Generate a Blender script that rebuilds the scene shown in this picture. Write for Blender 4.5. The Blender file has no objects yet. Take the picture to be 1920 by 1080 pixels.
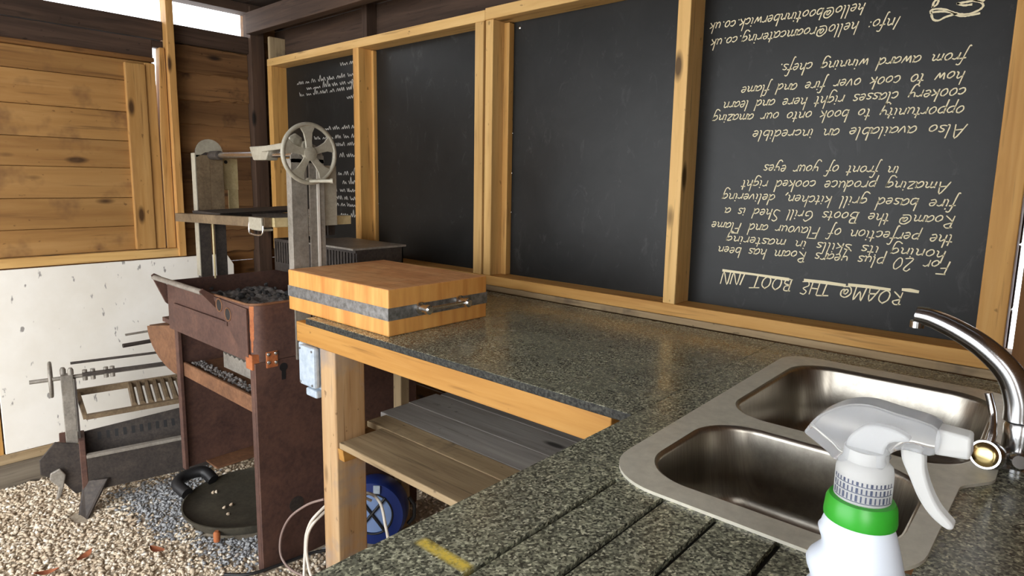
import bpy, bmesh, math, random
import numpy as np
from mathutils import Vector, Matrix
random.seed(7); rng = np.random.default_rng(11)
SC = bpy.context.scene
COL = SC.collection
R = math.radians

# ------------------------------------------------------------------ camera
YAW, PITCH, ROLL, FPX, CY = 2.29644784, -0.14607147, 0.017962, 1185.77, 511.2
_f = Vector((math.cos(PITCH)*math.cos(YAW), math.cos(PITCH)*math.sin(YAW), math.sin(PITCH)))
_r = _f.cross(Vector((0, 0, 1))).normalized(); _u = _r.cross(_f)
_r2 = _r*math.cos(ROLL) + _u*math.sin(ROLL); _u2 = _u*math.cos(ROLL) - _r*math.sin(ROLL)
cam = bpy.data.objects.new('camera', bpy.data.cameras.new('camera'))
COL.objects.link(cam)
cam.matrix_world = Matrix(((_r2.x, _u2.x, -_f.x, 0), (_r2.y, _u2.y, -_f.y, 0), (_r2.z, _u2.z, -_f.z, 1.38), (0, 0, 0, 1)))
cam.data.sensor_width = 36; cam.data.sensor_fit = 'HORIZONTAL'
cam.data.lens = 36*FPX/1920
cam.data.shift_y = -(540-CY)/1920
cam.data.clip_start = 0.02
SC.camera = cam

# ------------------------------------------------------------------ world, daylight, exposure
W = bpy.data.worlds.new('overcast_sky'); SC.world = W; W.use_nodes = True
bg = W.node_tree.nodes['Background']
bg.inputs['Color'].default_value = (0.93, 0.965, 1.0, 1)
bg.inputs['Strength'].default_value = 4.6
sun = bpy.data.objects.new('hazy_sun', bpy.data.lights.new('hazy_sun', 'SUN')); COL.objects.link(sun)
sun.data.energy = 1.6; sun.data.angle = R(50); sun.data.color = (1.0, 0.94, 0.85)
sun.rotation_euler = Vector((-0.62, 0.74, -0.27)).to_track_quat('-Z', 'Y').to_euler()
VS = SC.view_settings
VS.view_transform = 'Standard'; VS.look = 'None'; VS.gamma = 1; VS.use_curve_mapping = False
VS.exposure = 0.36
SC.cycles.max_bounces = 10; SC.cycles.diffuse_bounces = 6; SC.cycles.glossy_bounces = 5; SC.cycles.transmission_bounces = 8
SC.cycles.use_denoising = True

# ------------------------------------------------------------------ materials
def lin(c):
    return tuple(((v/255)/12.92 if v/255 <= .04045 else ((v/255+.055)/1.055)**2.4) for v in c) + (1,)
class NT:
    def __init__(s, name):
        s.m = bpy.data.materials.new(name); s.m.use_nodes = True
        s.t = s.m.node_tree; s.b = s.t.nodes['Principled BSDF']
    def n(s, kind, **kw):
        x = s.t.nodes.new(kind)
        for k, v in kw.items():
            if k in x.inputs: x.inputs[k].default_value = v
            else: setattr(x, k, v)
        return x
    def l(s, a, b): s.t.links.new(a, b)
    def set(s, **kw):
        for k, v in kw.items(): s.b.inputs[k].default_value = v
        return s
    def ramp(s, fac, stops):
        r = s.n('ShaderNodeValToRGB'); e = r.color_ramp.elements
        while len(e) < len(stops): e.new(.5)
        for i, (p, c) in enumerate(stops): e[i].position = p; e[i].color = c
        s.l(fac, r.inputs[0]); return r.outputs[0]
    def coords(s, scale=(1, 1, 1), rnd=True):
        tc = s.n('ShaderNodeTexCoord'); out = tc.outputs['Object']
        if rnd:
            at = s.n('ShaderNodeAttribute', attribute_name='rnd')
            oi = s.n('ShaderNodeObjectInfo')
            ad = s.n('ShaderNodeMath', operation='ADD'); s.l(at.outputs['Fac'], ad.inputs[0]); s.l(oi.outputs['Random'], ad.inputs[1])
            cx = s.n('ShaderNodeCombineXYZ')
            for i, k in enumerate((7.3, 13.1, 5.7)):
                mu = s.n('ShaderNodeMath', operation='MULTIPLY'); mu.inputs[1].default_value = k
                s.l(ad.outputs[0], mu.inputs[0]); s.l(mu.outputs[0], cx.inputs[i])
            va = s.n('ShaderNodeVectorMath', operation='ADD'); s.l(out, va.inputs[0]); s.l(cx.outputs[0], va.inputs[1]); out = va.outputs[0]
            s.r = ad.outputs[0]
        mp = s.n('ShaderNodeMapping'); mp.inputs['Scale'].default_value = scale
        s.l(out, mp.inputs['Vector']); s.raw = out
        return mp.outputs[0]
    def noise(s, vec, scale, detail=5, rough=.55, dist=0.0):
        x = s.n('ShaderNodeTexNoise', Scale=scale, Detail=detail, Roughness=rough, Distortion=dist); s.l(vec, x.inputs['Vector']); return x.outputs['Fac']
    def mix(s, fac, a, b, mode='MIX'):
        x = s.n('ShaderNodeMix', data_type='RGBA', blend_type=mode)
        for v, i in ((fac, 0), (a, 6), (b, 7)):
            if hasattr(v, 'is_linked'): s.l(v, x.inputs[i])
            else: x.inputs[i].default_value = v
        return x.outputs[2]
    def bump(s, h, strength=.3, dist=.003):
        b = s.n('ShaderNodeBump', Strength=strength, Distance=dist); s.l(h, b.inputs['Height']); s.l(b.outputs[0], s.b.inputs['Normal'])
    def color(s, c): s.l(c, s.b.inputs['Base Color']); return s
def wood(name, c, axis, rough=.6, grain=34, knots=True, contrast=1.0, wear=None, bump=.25):
    """c: dark, mid, light sRGB; grain runs along axis"""
    s = NT(name); sc = [1, 1, 1]; sc[axis] = .07
    v = s.coords(tuple(sc))
    g = s.noise(v, grain, 7, .62, .5)
    g2 = s.noise(v, grain*.22, 3, .5, 1.2)
    k = .5*contrast
    col = s.ramp(g, [(.5-.26*1, lin(c[0])), (.5, lin(c[1])), (.78, lin(c[2]))])
    col2 = s.ramp(g2, [(.25, lin(c[0])), (.5, lin(c[1])), (.75, lin(c[2]))])
    col = s.mix(.5, col, col2)
    br = s.ramp(s.r, [(0, (.78, .78, .78, 1)), (1, (1.12, 1.12, 1.12, 1))])
    mo = s.n('ShaderNodeMath', operation='FRACT'); s.l(s.r, mo.inputs[0])
    br = s.ramp(mo.outputs[0], [(0, (.8, .8, .8, 1)), (1, (1.1, 1.1, 1.1, 1))])
    col = s.mix(1.0, col, br, 'MULTIPLY')
    if knots:
        mp = s.n('ShaderNodeMapping'); ks = [7.5, 7.5, 7.5]; ks[axis] = 2.6; mp.inputs['Scale'].default_value = ks
        s.l(s.raw, mp.inputs['Vector'])
        vo = s.n('ShaderNodeTexVoronoi', Scale=1.0, Randomness=1.0); s.l(mp.outputs[0], vo.inputs['Vector'])
        kn = s.ramp(vo.outputs['Distance'], [(.07, (1, 1, 1, 1)), (.15, (0, 0, 0, 1))])
        col = s.mix(kn, col, lin(tuple(int(x*.55) for x in c[0])))
    m3 = s.n('ShaderNodeMapping'); k3 = [1, 1, 1]; k3[axis] = .045; m3.inputs['Scale'].default_value = k3; s.l(s.raw, m3.inputs['Vector'])
    st = s.ramp(s.noise(m3.outputs[0], grain*2.2, 3, .5, .2), [(.60, (0, 0, 0, 1)), (.72, (.55, .55, .55, 1))])
    col = s.mix(st, col, lin(tuple(int(x*.7) for x in c[0])))
    m4 = s.n('ShaderNodeMapping'); k4 = [1, 1, 1]; k4[axis] = .6; m4.inputs['Scale'].default_value = k4; s.l(s.raw, m4.inputs['Vector'])
    sp = s.ramp(s.noise(m4.outputs[0], 46, 2, .5), [(.70, (0, 0, 0, 1)), (.76, (.6, .6, .6, 1))])
    col = s.mix(sp, col, lin(tuple(int(x*.6) for x in c[0])))
    if wear:
        w = s.noise(s.raw, wear[1], 4, .6)
        wf = s.ramp(w, [(wear[2], (0, 0, 0, 1)), (wear[2]+.16, (1, 1, 1, 1))])
        col = s.mix(wf, col, lin(wear[0]))
    s.color(col); s.set(Roughness=rough, **{'Specular IOR Level': .3}); s.bump(g, bump, .002)
    return s.m
def plain(name, c, rough=.5, metal=0.0, c2=None, scale=20, bump=0, lo=.35, hi=.65, **kw):
    s = NT(name)
    if c2:
        v = s.coords(); f = s.noise(v, scale, 6, .65)
        s.color(s.ramp(f, [(lo, lin(c)), (hi, lin(c2))]))
        if bump: s.bump(f, bump, .002)
    else: s.set(**{'Base Color': lin(c)})
    s.set(Roughness=rough, Metallic=metal, **kw); return s.m
PINE = ((156, 108, 54), (196, 148, 82), (218, 176, 112))
PALE = ((172, 130, 74), (212, 170, 106), (232, 196, 136))
ORANGE = ((156, 102, 44), (188, 136, 66), (210, 162, 92))
M = {}
for ax, nm in enumerate('xyz'):
    M['pine_'+nm] = wood('pine_'+nm, PINE, ax)
    M['pale_'+nm] = wood('pale_pine_'+nm, PALE, ax)
    M['orange_'+nm] = wood('orange_pine_'+nm, ORANGE, ax, knots=False)
    M['old_'+nm] = wood('weathered_wood_'+nm, ((112, 92, 68), (158, 136, 104), (196, 174, 138)), ax, .8, wear=((104, 90, 74), 6, .58))
    M['dark_'+nm] = wood('dark_wood_'+nm, ((44, 33, 27), (72, 55, 44), (98, 76, 62)), ax, .8)
    M['brown_'+nm] = wood('brown_wood_'+nm, ((70, 46, 24), (112, 76, 40), (146, 104, 58)), ax, .7)
M['shutter'] = wood('shutter_pine', ((124, 84, 44), (164, 122, 70), (190, 150, 96)), 1, .65, grain=22, wear=((112, 80, 50), 4.2, .54))
M['shutter_z'] = wood('shutter_pine_upright', ((140, 96, 48), (180, 134, 76), (206, 164, 104)), 2, .6)
M['rough'] = wood('rough_sawn_larch', ((72, 46, 26), (120, 86, 52), (150, 112, 72)), 1, .85, grain=18, wear=((64, 42, 26), 5, .56), bump=.5)
M['grey_plank'] = wood('grey_weathered_plank', ((116, 110, 104), (152, 146, 140), (184, 178, 170)), 0, .8)
M['postgrey'] = wood('post_timber', ((150, 104, 60), (186, 148, 104), (206, 178, 140)), 2, .75, wear=((152, 136, 122), 5, .52))
M['sleeper'] = wood('sleeper_wood', ((88, 78, 66), (124, 114, 100), (156, 146, 130)), 1, .85)
# white panel with flecks
s = NT('white_painted_board'); v = s.coords((1, 1, 1)); f = s.noise(v, 3, 5, .6)
base = s.ramp(f, [(.3, lin((226, 221, 210))), (.7, lin((240, 237, 230)))])
mp = s.n('ShaderNodeMapping'); mp.inputs['Scale'].default_value = (1, 16, 7); s.l(s.raw, mp.inputs['Vector'])
fl = s.ramp(s.noise(mp.outputs[0], 2.2, 3, .5), [(.67, (0, 0, 0, 1)), (.72, (1, 1, 1, 1))])
s.color(s.mix(fl, base, lin((150, 146, 142)))); s.set(Roughness=.45); M['white_panel'] = s.m
# chalkboard
s = NT('chalkboard_paint'); v = s.coords((1, 1, 1)); f = s.noise(v, 5, 6, .7, .6)
c = s.ramp(f, [(.3, lin((25, 25, 24))), (.7, lin((35, 35, 34)))])
mp = s.n('ShaderNodeMapping'); mp.inputs['Scale'].default_value = (2.5, 1, 1.2); s.l(s.raw, mp.inputs['Vector'])
sm = s.ramp(s.noise(mp.outputs[0], 7, 8, .75, 1.0), [(.58, (0, 0, 0, 1)), (.8, (.3, .3, .3, 1))])
s.color(s.mix(sm, c, lin((112, 112, 112)))); s.set(Roughness=.38, **{'Specular IOR Level': .25}); s.bump(f, .05, .001); M['board'] = s.m
# granite
def granite(name, tint):
    s = NT(name); v = s.coords((1, 1, 1), rnd=False)
    vo = s.n('ShaderNodeTexVoronoi', Scale=300.0); s.l(v, vo.inputs['Vector'])
    f1 = s.ramp(vo.outputs['Color'], [(.2, lin((80, 81, 73))), (.5, lin((136, 137, 121))), (.74, lin((182, 182, 160))), (.94, lin((236, 234, 210)))])
    f2 = s.ramp(s.noise(v, 90, 5, .7), [(.38, (.55, .55, .55, 1)), (.62, (1.2, 1.2, 1.15, 1))])
    c = s.mix(1.0, f1, f2, 'MULTIPLY')
    big = s.ramp(s.noise(v, 3.5, 4, .6), [(.35, (.8, .8, .8, 1)), (.65, (1.1, 1.1, 1.05, 1))])
    c = s.mix(1.0, c, big, 'MULTIPLY')
    sc = s.ramp(s.noise(v, 14, 8, .8, 2.0), [(.66, (0, 0, 0, 1)), (.70, (.4, .4, .4, 1))])
    c = s.mix(sc, c, lin((168, 168, 152)))
    rg = s.ramp(s.noise(v, 6, 4, .6), [(.3, (.16, .16, .16, 1)), (.7, (.34, .34, .34, 1))])
    s.l(rg, s.b.inputs['Roughness'])
    if tint == 'yellow':   # a yellow band on the worktop edge zone, broken up by noise
        tc = s.n('ShaderNodeSeparateXYZ'); s.l(v, tc.inputs[0])
        def band(sock, c0, hw, soft):
            a = s.n('ShaderNodeMath', operation='SUBTRACT'); s.l(sock, a.inputs[0]); a.inputs[1].default_value = c0
            b = s.n('ShaderNodeMath', operation='ABSOLUTE'); s.l(a.outputs[0], b.inputs[0])
            return s.ramp(b.outputs[0], [(max(hw-soft, 0), (1, 1, 1, 1)), (hw+soft, (0, 0, 0, 1))])
        bx = band(tc.outputs[0], -.362, .045, .004); by = band(tc.outputs[1], -.290, .0085, .003)
        bm = s.mix(1.0, bx, by, 'MULTIPLY')
        bm = s.mix(1.0, bm, s.ramp(s.noise(v, 110, 4, .7), [(.3, (.35, .35, .35, 1)), (.55, (1, 1, 1, 1))]), 'MULTIPLY')
        c = s.mix(bm, c, lin((236, 208, 92)))
    s.color(c); s.set(**{'Specular IOR Level': .55}); return s.m
M['granite_a'] = granite('granite_plain', None); M['granite_b'] = granite('granite_streaked', 'yellow')
# metals
def rusty(name, a, b, c, rough=.65, scale=9, metal=.25):
    s = NT(name); v = s.coords((1, 1, 1)); f = s.noise(v, scale, 8, .7, .4); g = s.noise(v, scale*7, 4, .7)
    col = s.ramp(f, [(.3, lin(a)), (.52, lin(b)), (.74, lin(c))])
    col = s.mix(.35, col, s.ramp(g, [(.35, lin(a)), (.7, lin(c))]))
    s.color(col); s.set(Roughness=rough, Metallic=metal); s.bump(g, .25, .0015); return s.m
M['rust'] = rusty('rusted_steel', (62, 43, 39), (88, 63, 55), (112, 80, 66))
M['rust_light'] = rusty('rust_brown_steel', (86, 58, 40), (122, 84, 58), (150, 108, 76))
M['rust_orange'] = rusty('orange_rust', (120, 66, 34), (166, 92, 48), (190, 120, 70), .75, 14, 0)
M['iron'] = rusty('sooty_iron', (40, 36, 36), (62, 56, 52), (92, 82, 74), .6, 12, .3)
M['steel'] = rusty('bare_steel', (108, 103, 96), (142, 136, 127), (172, 166, 156), .45, 12, .25)
M['near_white_edge'] = plain('near_white_strip', (224, 220, 212), .4, .2)  # near-white strip down the right upright
M['paint_grey'] = rusty('grey_cast_metal', (140, 134, 118), (164, 158, 142), (180, 174, 158), .5, 14, .15)
M['cream_metal'] = rusty('pale_steel', (168, 150, 108), (196, 178, 134), (212, 196, 152), .5, 12, .2)
M['brown_steel'] = rusty('brown_grimy_steel', (84, 70, 54), (116, 98, 76), (146, 128, 100), .55, 12, .3)
M['edge'] = plain('sawn_granite_edge', (30, 30, 29), .6, 0, (78, 78, 72), 130, 0, .42, .7, **{'Specular IOR Level': .25})  # front and left slab edges coloured darker than the top
M['groove_black'] = plain('groove_black', (22, 22, 21), .8)  # groove floors coloured near black
M['bright_steel'] = plain('polished_steel', (208, 206, 204), .25, 1.0)
M['chrome'] = plain('chrome', (206, 206, 206), .2, 1.0)
M['gold_reflect'] = plain('gold_reflection_cap', (206, 184, 128), .22, 1.0)  # gold reflection put into the colour of the chrome tap's cap
s = NT('brushed_stainless'); v = s.coords((6, 60, 2), rnd=False); f = s.noise(v, 6, 6, .7)
s.color(s.ramp(f, [(.3, lin((150, 144, 134))), (.7, lin((184, 178, 166)))])); s.set(Metallic=1.0, Roughness=.3, Anisotropic=.4); s.bump(f, .03, .0005); M['stainless'] = s.m
s = NT('satin_steel_rim'); v = s.coords((1, 1, 1), rnd=False); f = s.noise(v, 40, 6, .7)
s.color(s.ramp(f, [(.3, lin((206, 202, 186))), (.7, lin((230, 226, 210)))])); s.set(Metallic=.15, Roughness=.42); M['rim'] = s.m
M['band'] = plain('galvanised_band', (112, 112, 110), .45, .7, (158, 158, 158), 60)
# plastics etc
M['white_plastic'] = plain('white_plastic', (222, 230, 242), .35)
M['green_plastic'] = plain('green_plastic', (50, 160, 44), .35)
M['clear'] = plain('frosted_clear_plastic', (250, 252, 255), .18, **{'Transmission Weight': .84, 'IOR': 1.12})
M['clear2'] = plain('milky_plastic', (246, 247, 246), .3, **{'Transmission Weight': .55, 'IOR': 1.15})
M['print'] = plain('dark_print', (76, 84, 108), .5)  # dark bars and thin lines around the neck cap
M['grey_plastic'] = plain('pale_grey_plastic', (160, 174, 188), .5, 0, (184, 196, 208), 50)
M['blue'] = plain('blue_plastic', (22, 44, 108), .4)
M['pale_blue'] = plain('pale_blue_plastic', (128, 152, 196), .45)
M['black'] = plain('black_rubber', (24, 24, 26), .5)
M['white_cable'] = plain('white_cable', (216, 208, 196), .5)
M['grey_cable'] = plain('grey_cable', (140, 120, 112), .5)
M['ash'] = plain('ash', (46, 42, 42), .95, 0, (140, 134, 130), 40, .5)
M['charcoal'] = plain('charcoal', (22, 21, 22), .8, 0, (60, 58, 58), 30)
M['pan'] = rusty('black_iron_pan', (46, 43, 37), (70, 66, 56), (96, 90, 76), .55, 8, .2)
M['chalk'] = plain('chalk', (236, 224, 188), .9)
M['chalk_dim'] = plain('faded_chalk', (170, 168, 162), .9)
M['leaf'] = plain('dry_leaf', (126, 66, 40), .8, 0, (160, 96, 60), 30)
M['soil'] = plain('gravel_bed', (160, 146, 126), .95, 0, (196, 184, 164), 60)
# end grain block
s = NT('end_grain_top'); v = s.coords((1, 1, 1), rnd=False)
bt = s.n('ShaderNodeTexBrick', Scale=1.0); s.l(v, bt.inputs['Vector'])
bt.inputs['Color1'].default_value = lin((222, 158, 104)); bt.inputs['Color2'].default_value = lin((238, 188, 134)); bt.inputs['Mortar'].default_value = lin((196, 130, 82))
bt.inputs['Mortar Size'].default_value = .0012; bt.inputs['Brick Width'].default_value = .075; bt.inputs['Row Height'].default_value = .045
f = s.ramp(s.noise(v, 9, 6, .65, .6), [(.3, (.80, .70, .64, 1)), (.65, (1.06, 1.04, 1.0, 1))])
s.color(s.mix(1.0, bt.outputs['Color'], f, 'MULTIPLY')); s.set(Roughness=.5); M['endgrain'] = s.m
s = NT('block_side'); v = s.coords((1, 1, .12), rnd=False); f = s.noise(v, 36, 6, .6, .3); g = s.noise(v, 9, 3, .5)
c = s.mix(.5, s.ramp(f, [(.28, lin((176, 110, 46))), (.5, lin((210, 148, 74))), (.72, lin((230, 176, 104)))]), s.ramp(g, [(.3, lin((200, 130, 60))), (.7, lin((226, 172, 98)))]))
s.color(c); s.set(Roughness=.5); M['blockside'] = s.m
# gravel stones: colour per stone
s = NT('limestone_chips'); at = s.n('ShaderNodeAttribute', attribute_name='rnd')
s.color(s.ramp(at.outputs['Fac'], [(0, lin((128, 130, 134))), (.10, lin((176, 178, 180))), (.1001, lin((160, 140, 118))), (.2, lin((190, 172, 148))), (.55, lin((206, 190, 166))), (.85, lin((226, 214, 194))), (1, lin((240, 234, 222)))])); s.set(Roughness=.85); M['stone'] = s.m

# ------------------------------------------------------------------ mesh builder
class G:
    def __init__(s): s.v = []; s.f = []; s.r = []; s.m = []; s.mi = 0; s.rv = random.random()
    def add(s, vs, fs, keep=False):
        if not keep: s.rv = random.random()
        o = len(s.v); s.v += [tuple(p) for p in vs]; s.f += [tuple(i+o for i in f) for f in fs]
        s.r += [s.rv]*len(fs); s.m += [s.mi]*len(fs); return s
    def box(s, x0, x1, y0, y1, z0, z1, keep=False):
        vs = [(x, y, z) for z in (z0, z1) for y in (y0, y1) for x in (x0, x1)]
        return s.add(vs, [(0, 2, 3, 1), (4, 5, 7, 6), (0, 1, 5, 4), (2, 6, 7, 3), (0, 4, 6, 2), (1, 3, 7, 5)], keep)
    def hexa(s, lo, hi):   # two quads
        return s.add(list(lo)+list(hi), [(3, 2, 1, 0), (4, 5, 6, 7)] + [(i, (i+1) % 4, (i+1) % 4+4, i+4) for i in range(4)])
    def prism(s, poly, axis, a, b):
        """poly in the two other axes (in xyz order), extruded along axis from a to b"""
        def P(p, t): q = list(p); q.insert(axis, t); return tuple(q)
        n = len(poly)
        ar = sum(poly[i][0]*poly[(i+1) % n][1]-poly[(i+1) % n][0]*poly[i][1] for i in range(n))
        if ar*(-1 if axis == 1 else 1) < 0: poly = poly[::-1]
        vs = [P(p, a) for p in poly]+[P(p, b) for p in poly]
        return s.add(vs, [tuple(range(n))[::-1], tuple(range(n, 2*n))]+[(i, (i+1) % n, (i+1) % n+n, i+n) for i in range(n)])
    def tube(s, pts, r, n=10, cap=True, flat=None):
        pts = [Vector(p) for p in pts]; rs = r if isinstance(r, (list, tuple)) else [r]*len(pts)
        ref = None; vs = []; fs = []
        for i, p in enumerate(pts):
            t = (pts[min(i+1, len(pts)-1)]-pts[max(i-1, 0)]).normalized()
            if ref is None: ref = Vector((0, 0, 1)) if abs(t.z) < .9 else Vector((1, 0, 0))
            a = (ref-t*ref.dot(t)).normalized(); ref = a; b = t.cross(a)
            for k in range(n):
                w = 2*math.pi*k/n
                vs.append(p+a*math.cos(w)*rs[i]*(flat or 1)+b*math.sin(w)*rs[i])
        for i in range(len(pts)-1):
            for k in range(n):
                fs.append((i*n+k, i*n+(k+1) % n, (i+1)*n+(k+1) % n, (i+1)*n+k))
        if cap: fs += [tuple(range(n))[::-1], tuple(range((len(pts)-1)*n, len(pts)*n))]
        return s.add(vs, fs)
    def lathe(s, prof, c, axis=(0, 0, 1), n=32):
        """prof: (radius, height) pairs from bottom to top, about axis through c"""
        q = Vector((0, 0, 1)).rotation_difference(Vector(axis)); c = Vector(c); vs = []; fs = []
        for r, h in prof:
            for k in range(n):
                w = 2*math.pi*k/n; vs.append(c+q@Vector((r*math.cos(w), r*math.sin(w), h)))
        m = len(prof)
        for i in range(m-1):
            for k in range(n): fs.append((i*n+k, i*n+(k+1) % n, (i+1)*n+(k+1) % n, (i+1)*n+k))
        fs += [tuple(range(n))[::-1], tuple(range((m-1)*n, m*n))]
        return s.add(vs, fs)
    def ring(s, c, axis, R0, r, n=40, m=10):
        q = Vector((0, 0, 1)).rotation_difference(Vector(axis)); c = Vector(c); vs = []; fs = []
        for i in range(n):
            a = 2*math.pi*i/n
            for k in range(m):
                b = 2*math.pi*k/m; d = R0+r*math.cos(b)
                vs.append(c+q@Vector((d*math.cos(a), d*math.sin(a), r*math.sin(b))))
        for i in range(n):
            for k in range(m): fs.append((i*m+k, ((i+1) % n)*m+k, ((i+1) % n)*m+(k+1) % m, i*m+(k+1) % m))
        return s.add(vs, fs)
    def build(s, name, mats, parent=None, smooth=None, bevel=None, loc=None, local=False):
        me = bpy.data.meshes.new(name)
        root = parent
        while root is not None and root.parent: root = root.parent
        V = np.array(s.v, dtype=float)
        if root is not None: off = np.zeros(3) if local else np.array(root.location)
        elif loc is not None: off = np.array(loc)
        else: lo, hi = V.min(0), V.max(0); off = np.array(((lo[0]+hi[0])/2, (lo[1]+hi[1])/2, lo[2]))
        me.from_pydata((V-off).tolist(), [], s.f)
        at = me.attributes.new('rnd', 'FLOAT', 'FACE'); at.data.foreach_set('value', s.r)
        for m in (mats if isinstance(mats, (list, tuple)) else [mats]): me.materials.append(M[m])
        me.polygons.foreach_set('material_index', s.m)
        me.validate(); me.update()
        if smooth:
            me.shade_smooth(); me.set_sharp_from_angle(angle=R(smooth))
        o = bpy.data.objects.new(name, me); COL.objects.link(o)
        if parent is not None: o.parent = parent
        else: o.location = off
        if bevel:
            b = o.modifiers.new('bevel', 'BEVEL'); b.width = bevel; b.segments = 2; b.limit_method = 'ANGLE'; b.angle_limit = R(40)
        return o
def tag(o, label=None, cat=None, group=None, kind=None):
    if label: o['label'] = label
    if cat: o['category'] = cat
    if group: o['group'] = group
    if kind: o['kind'] = kind
    return o
def thing(name, label, cat, loc, group=None, rz=0):
    o = bpy.data.objects.new(name, None); COL.objects.link(o); o.location = loc; o.rotation_euler = (0, 0, rz); o.empty_display_size = .05
    return tag(o, label, cat, group)
def struct(o, label=None, cat=None): return tag(o, label, cat, None, 'structure')
def smoothline(pts, k=6):
    P = [Vector(p) for p in pts]; out = []
    for i in range(len(P)-1):
        a = P[max(i-1, 0)]; b = P[i]; c = P[i+1]; d = P[min(i+2, len(P)-1)]
        for j in range(k):
            t = j/k
            out.append(.5*((2*b)+(c-a)*t+(2*a-5*b+4*c-d)*t*t+(3*b-a-3*c+d)*t**3))
    return out+[P[-1]]
def rounded(corners, rad, n=10):
    out = []; N = len(corners)
    rs = rad if isinstance(rad, (list, tuple)) else [rad]*N
    for i in range(N):
        p = Vector(corners[i]); a = (Vector(corners[i-1])-p).normalized(); b = (Vector(corners[(i+1) % N])-p).normalized()
        ang = math.acos(max(-1, min(1, a.dot(b)))); d = rs[i]/math.tan(ang/2)
        s0 = p+a*d; s1 = p+b*d; c = p+(a+b).normalized()*(rs[i]/math.sin(ang/2))
        v0 = s0-c; v1 = s1-c; w0 = math.atan2(v0.y, v0.x); dw = math.atan2(v1.y, v1.x)-w0
        dw = (dw+math.pi) % (2*math.pi)-math.pi
        for k in range(n+1): w = w0+dw*k/n; out.append((c.x+rs[i]*math.cos(w), c.y+rs[i]*math.sin(w)))
    return out

# ------------------------------------------------------------------ setting: ground
def gz(x, y):
    return -.08 - .05*np.clip((-2.3-np.asarray(x))/1.4, 0, 1)
nx, ny = 60, 60
xs = np.linspace(-4.2, 1.2, nx); ys = np.linspace(-4.0, 2.4, ny)
g = G(); vs = [(x, y, float(gz(x, y))-.012) for y in ys for x in xs]
g.add(vs, [(j*nx+i, j*nx+i+1, (j+1)*nx+i+1, (j+1)*nx+i) for j in range(ny-1) for i in range(nx-1)])
struct(g.build('floor', 'soil', smooth=60, loc=(0, 0, 0)), 'gravel bed under the pale stone chips', 'floor')
PHI = (1+5**.5)/2
ICO = np.array([(-1, PHI, 0), (1, PHI, 0), (-1, -PHI, 0), (1, -PHI, 0), (0, -1, PHI), (0, 1, PHI), (0, -1, -PHI), (0, 1, -PHI), (PHI, 0, -1), (PHI, 0, 1), (-PHI, 0, -1), (-PHI, 0, 1)])/1.902
IF = np.array([(0, 11, 5), (0, 5, 1), (0, 1, 7), (0, 7, 10), (0, 10, 11), (1, 5, 9), (5, 11, 4), (11, 10, 2), (10, 7, 6), (7, 1, 8), (3, 9, 4), (3, 4, 2), (3, 2, 6), (3, 6, 8), (3, 8, 9), (4, 9, 5), (2, 4, 11), (6, 2, 10), (8, 6, 7), (9, 8, 1)])
def stones(n, xr, yr, smin, smax):
    c = np.c_[rng.uniform(*xr, n), rng.uniform(*yr, n)]
    z = gz(c[:, 0], c[:, 1])-.008+rng.uniform(-.004, .006, n)
    sz = rng.uniform(smin, smax, n)*(.7+.6*rng.random(n)**2)
    sh = rng.uniform(.75, 1.25, (n, 12, 3))*ICO[None]
    sh *= np.stack([np.ones(n)*1.25, rng.uniform(.6, 1.0, n), rng.uniform(.4, .75, n)], 1)[:, None, :]
    A = rng.uniform(0, 2*np.pi, (n, 3)); 
    def rot(v, a, i, j):
        o = v.copy(); ca, sa = np.cos(a)[:, None], np.sin(a)[:, None]
        o[:, :, i] = ca*v[:, :, i]-sa*v[:, :, j]; o[:, :, j] = sa*v[:, :, i]+ca*v[:, :, j]; return o
    sh = rot(sh, .5*np.sin(A[:, 0]), 1, 2); sh = rot(sh, .5*np.sin(A[:, 2]), 0, 2); sh = rot(sh, A[:, 1], 0, 1)
    sh *= sz[:, None, None]
    return sh+np.c_[c, z][:, None, :]
S = np.concatenate([stones(26000, (-3.72, -1.5), (.1, 1.25), .005, .0105), stones(5500, (-3.72, -1.2), (1.25, 1.98), .007, .012), stones(2500, (-3.7, -.2), (-1.2, .1), .012, .02)])
C_ = S.mean(1); keep = np.ones(len(S), bool)
for x0, x1, y0, y1 in ((-1.88, -1.74, 1.10, 1.26), (-2.06, -1.96, 1.545, 1.63), (-.80, -.68, 1.82, 1.93), (-1.02, -.90, 1.82, 1.93), (-.65, -.53, -.02, .10), (.18, .30, -.02, .10), (-2.18, -2.10, 1.0, 1.79), (-2.87, -2.78, 1.60, 1.74), (-2.12, -1.84, 1.30, 1.56), (-3.17, -3.06, .65, .74), (-3.32, -3.0, 1.50, 1.75)):
    keep &= ~((C_[:, 0] > x0) & (C_[:, 0] < x1) & (C_[:, 1] > y0) & (C_[:, 1] < y1))
keep &= np.hypot(C_[:, 0]+2.60, C_[:, 1]-1.215) > .24
S = S[keep]; C_ = S.mean(1)
STONE = .102+.898*rng.random(len(S))
d1 = np.maximum(np.abs(C_[:, 0]+2.93)/.30, np.abs(C_[:, 1]-1.07)/.21); d2 = np.hypot(C_[:, 0]+2.42, C_[:, 1]-1.22)/.30
grey_chips = np.minimum(d1, d2)+rng.normal(0, .16, len(S)) < 1      # greyer chips in two patches around the grills
STONE[grey_chips] = .10*rng.random(grey_chips.sum())
me = bpy.data.meshes.new('gravel'); n = len(S)
me.vertices.add(n*12); me.vertices.foreach_set('co', S.reshape(-1))
F = (IF[None]+(np.arange(n)*12)[:, None, None]).reshape(-1)
me.loops.add(len(F)); me.loops.foreach_set('vertex_index', F.astype(np.int32))
me.polygons.add(n*20); me.polygons.foreach_set('loop_start', np.arange(0, n*60, 3, dtype=np.int32))
me.update(calc_edges=True); me.validate()
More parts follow.
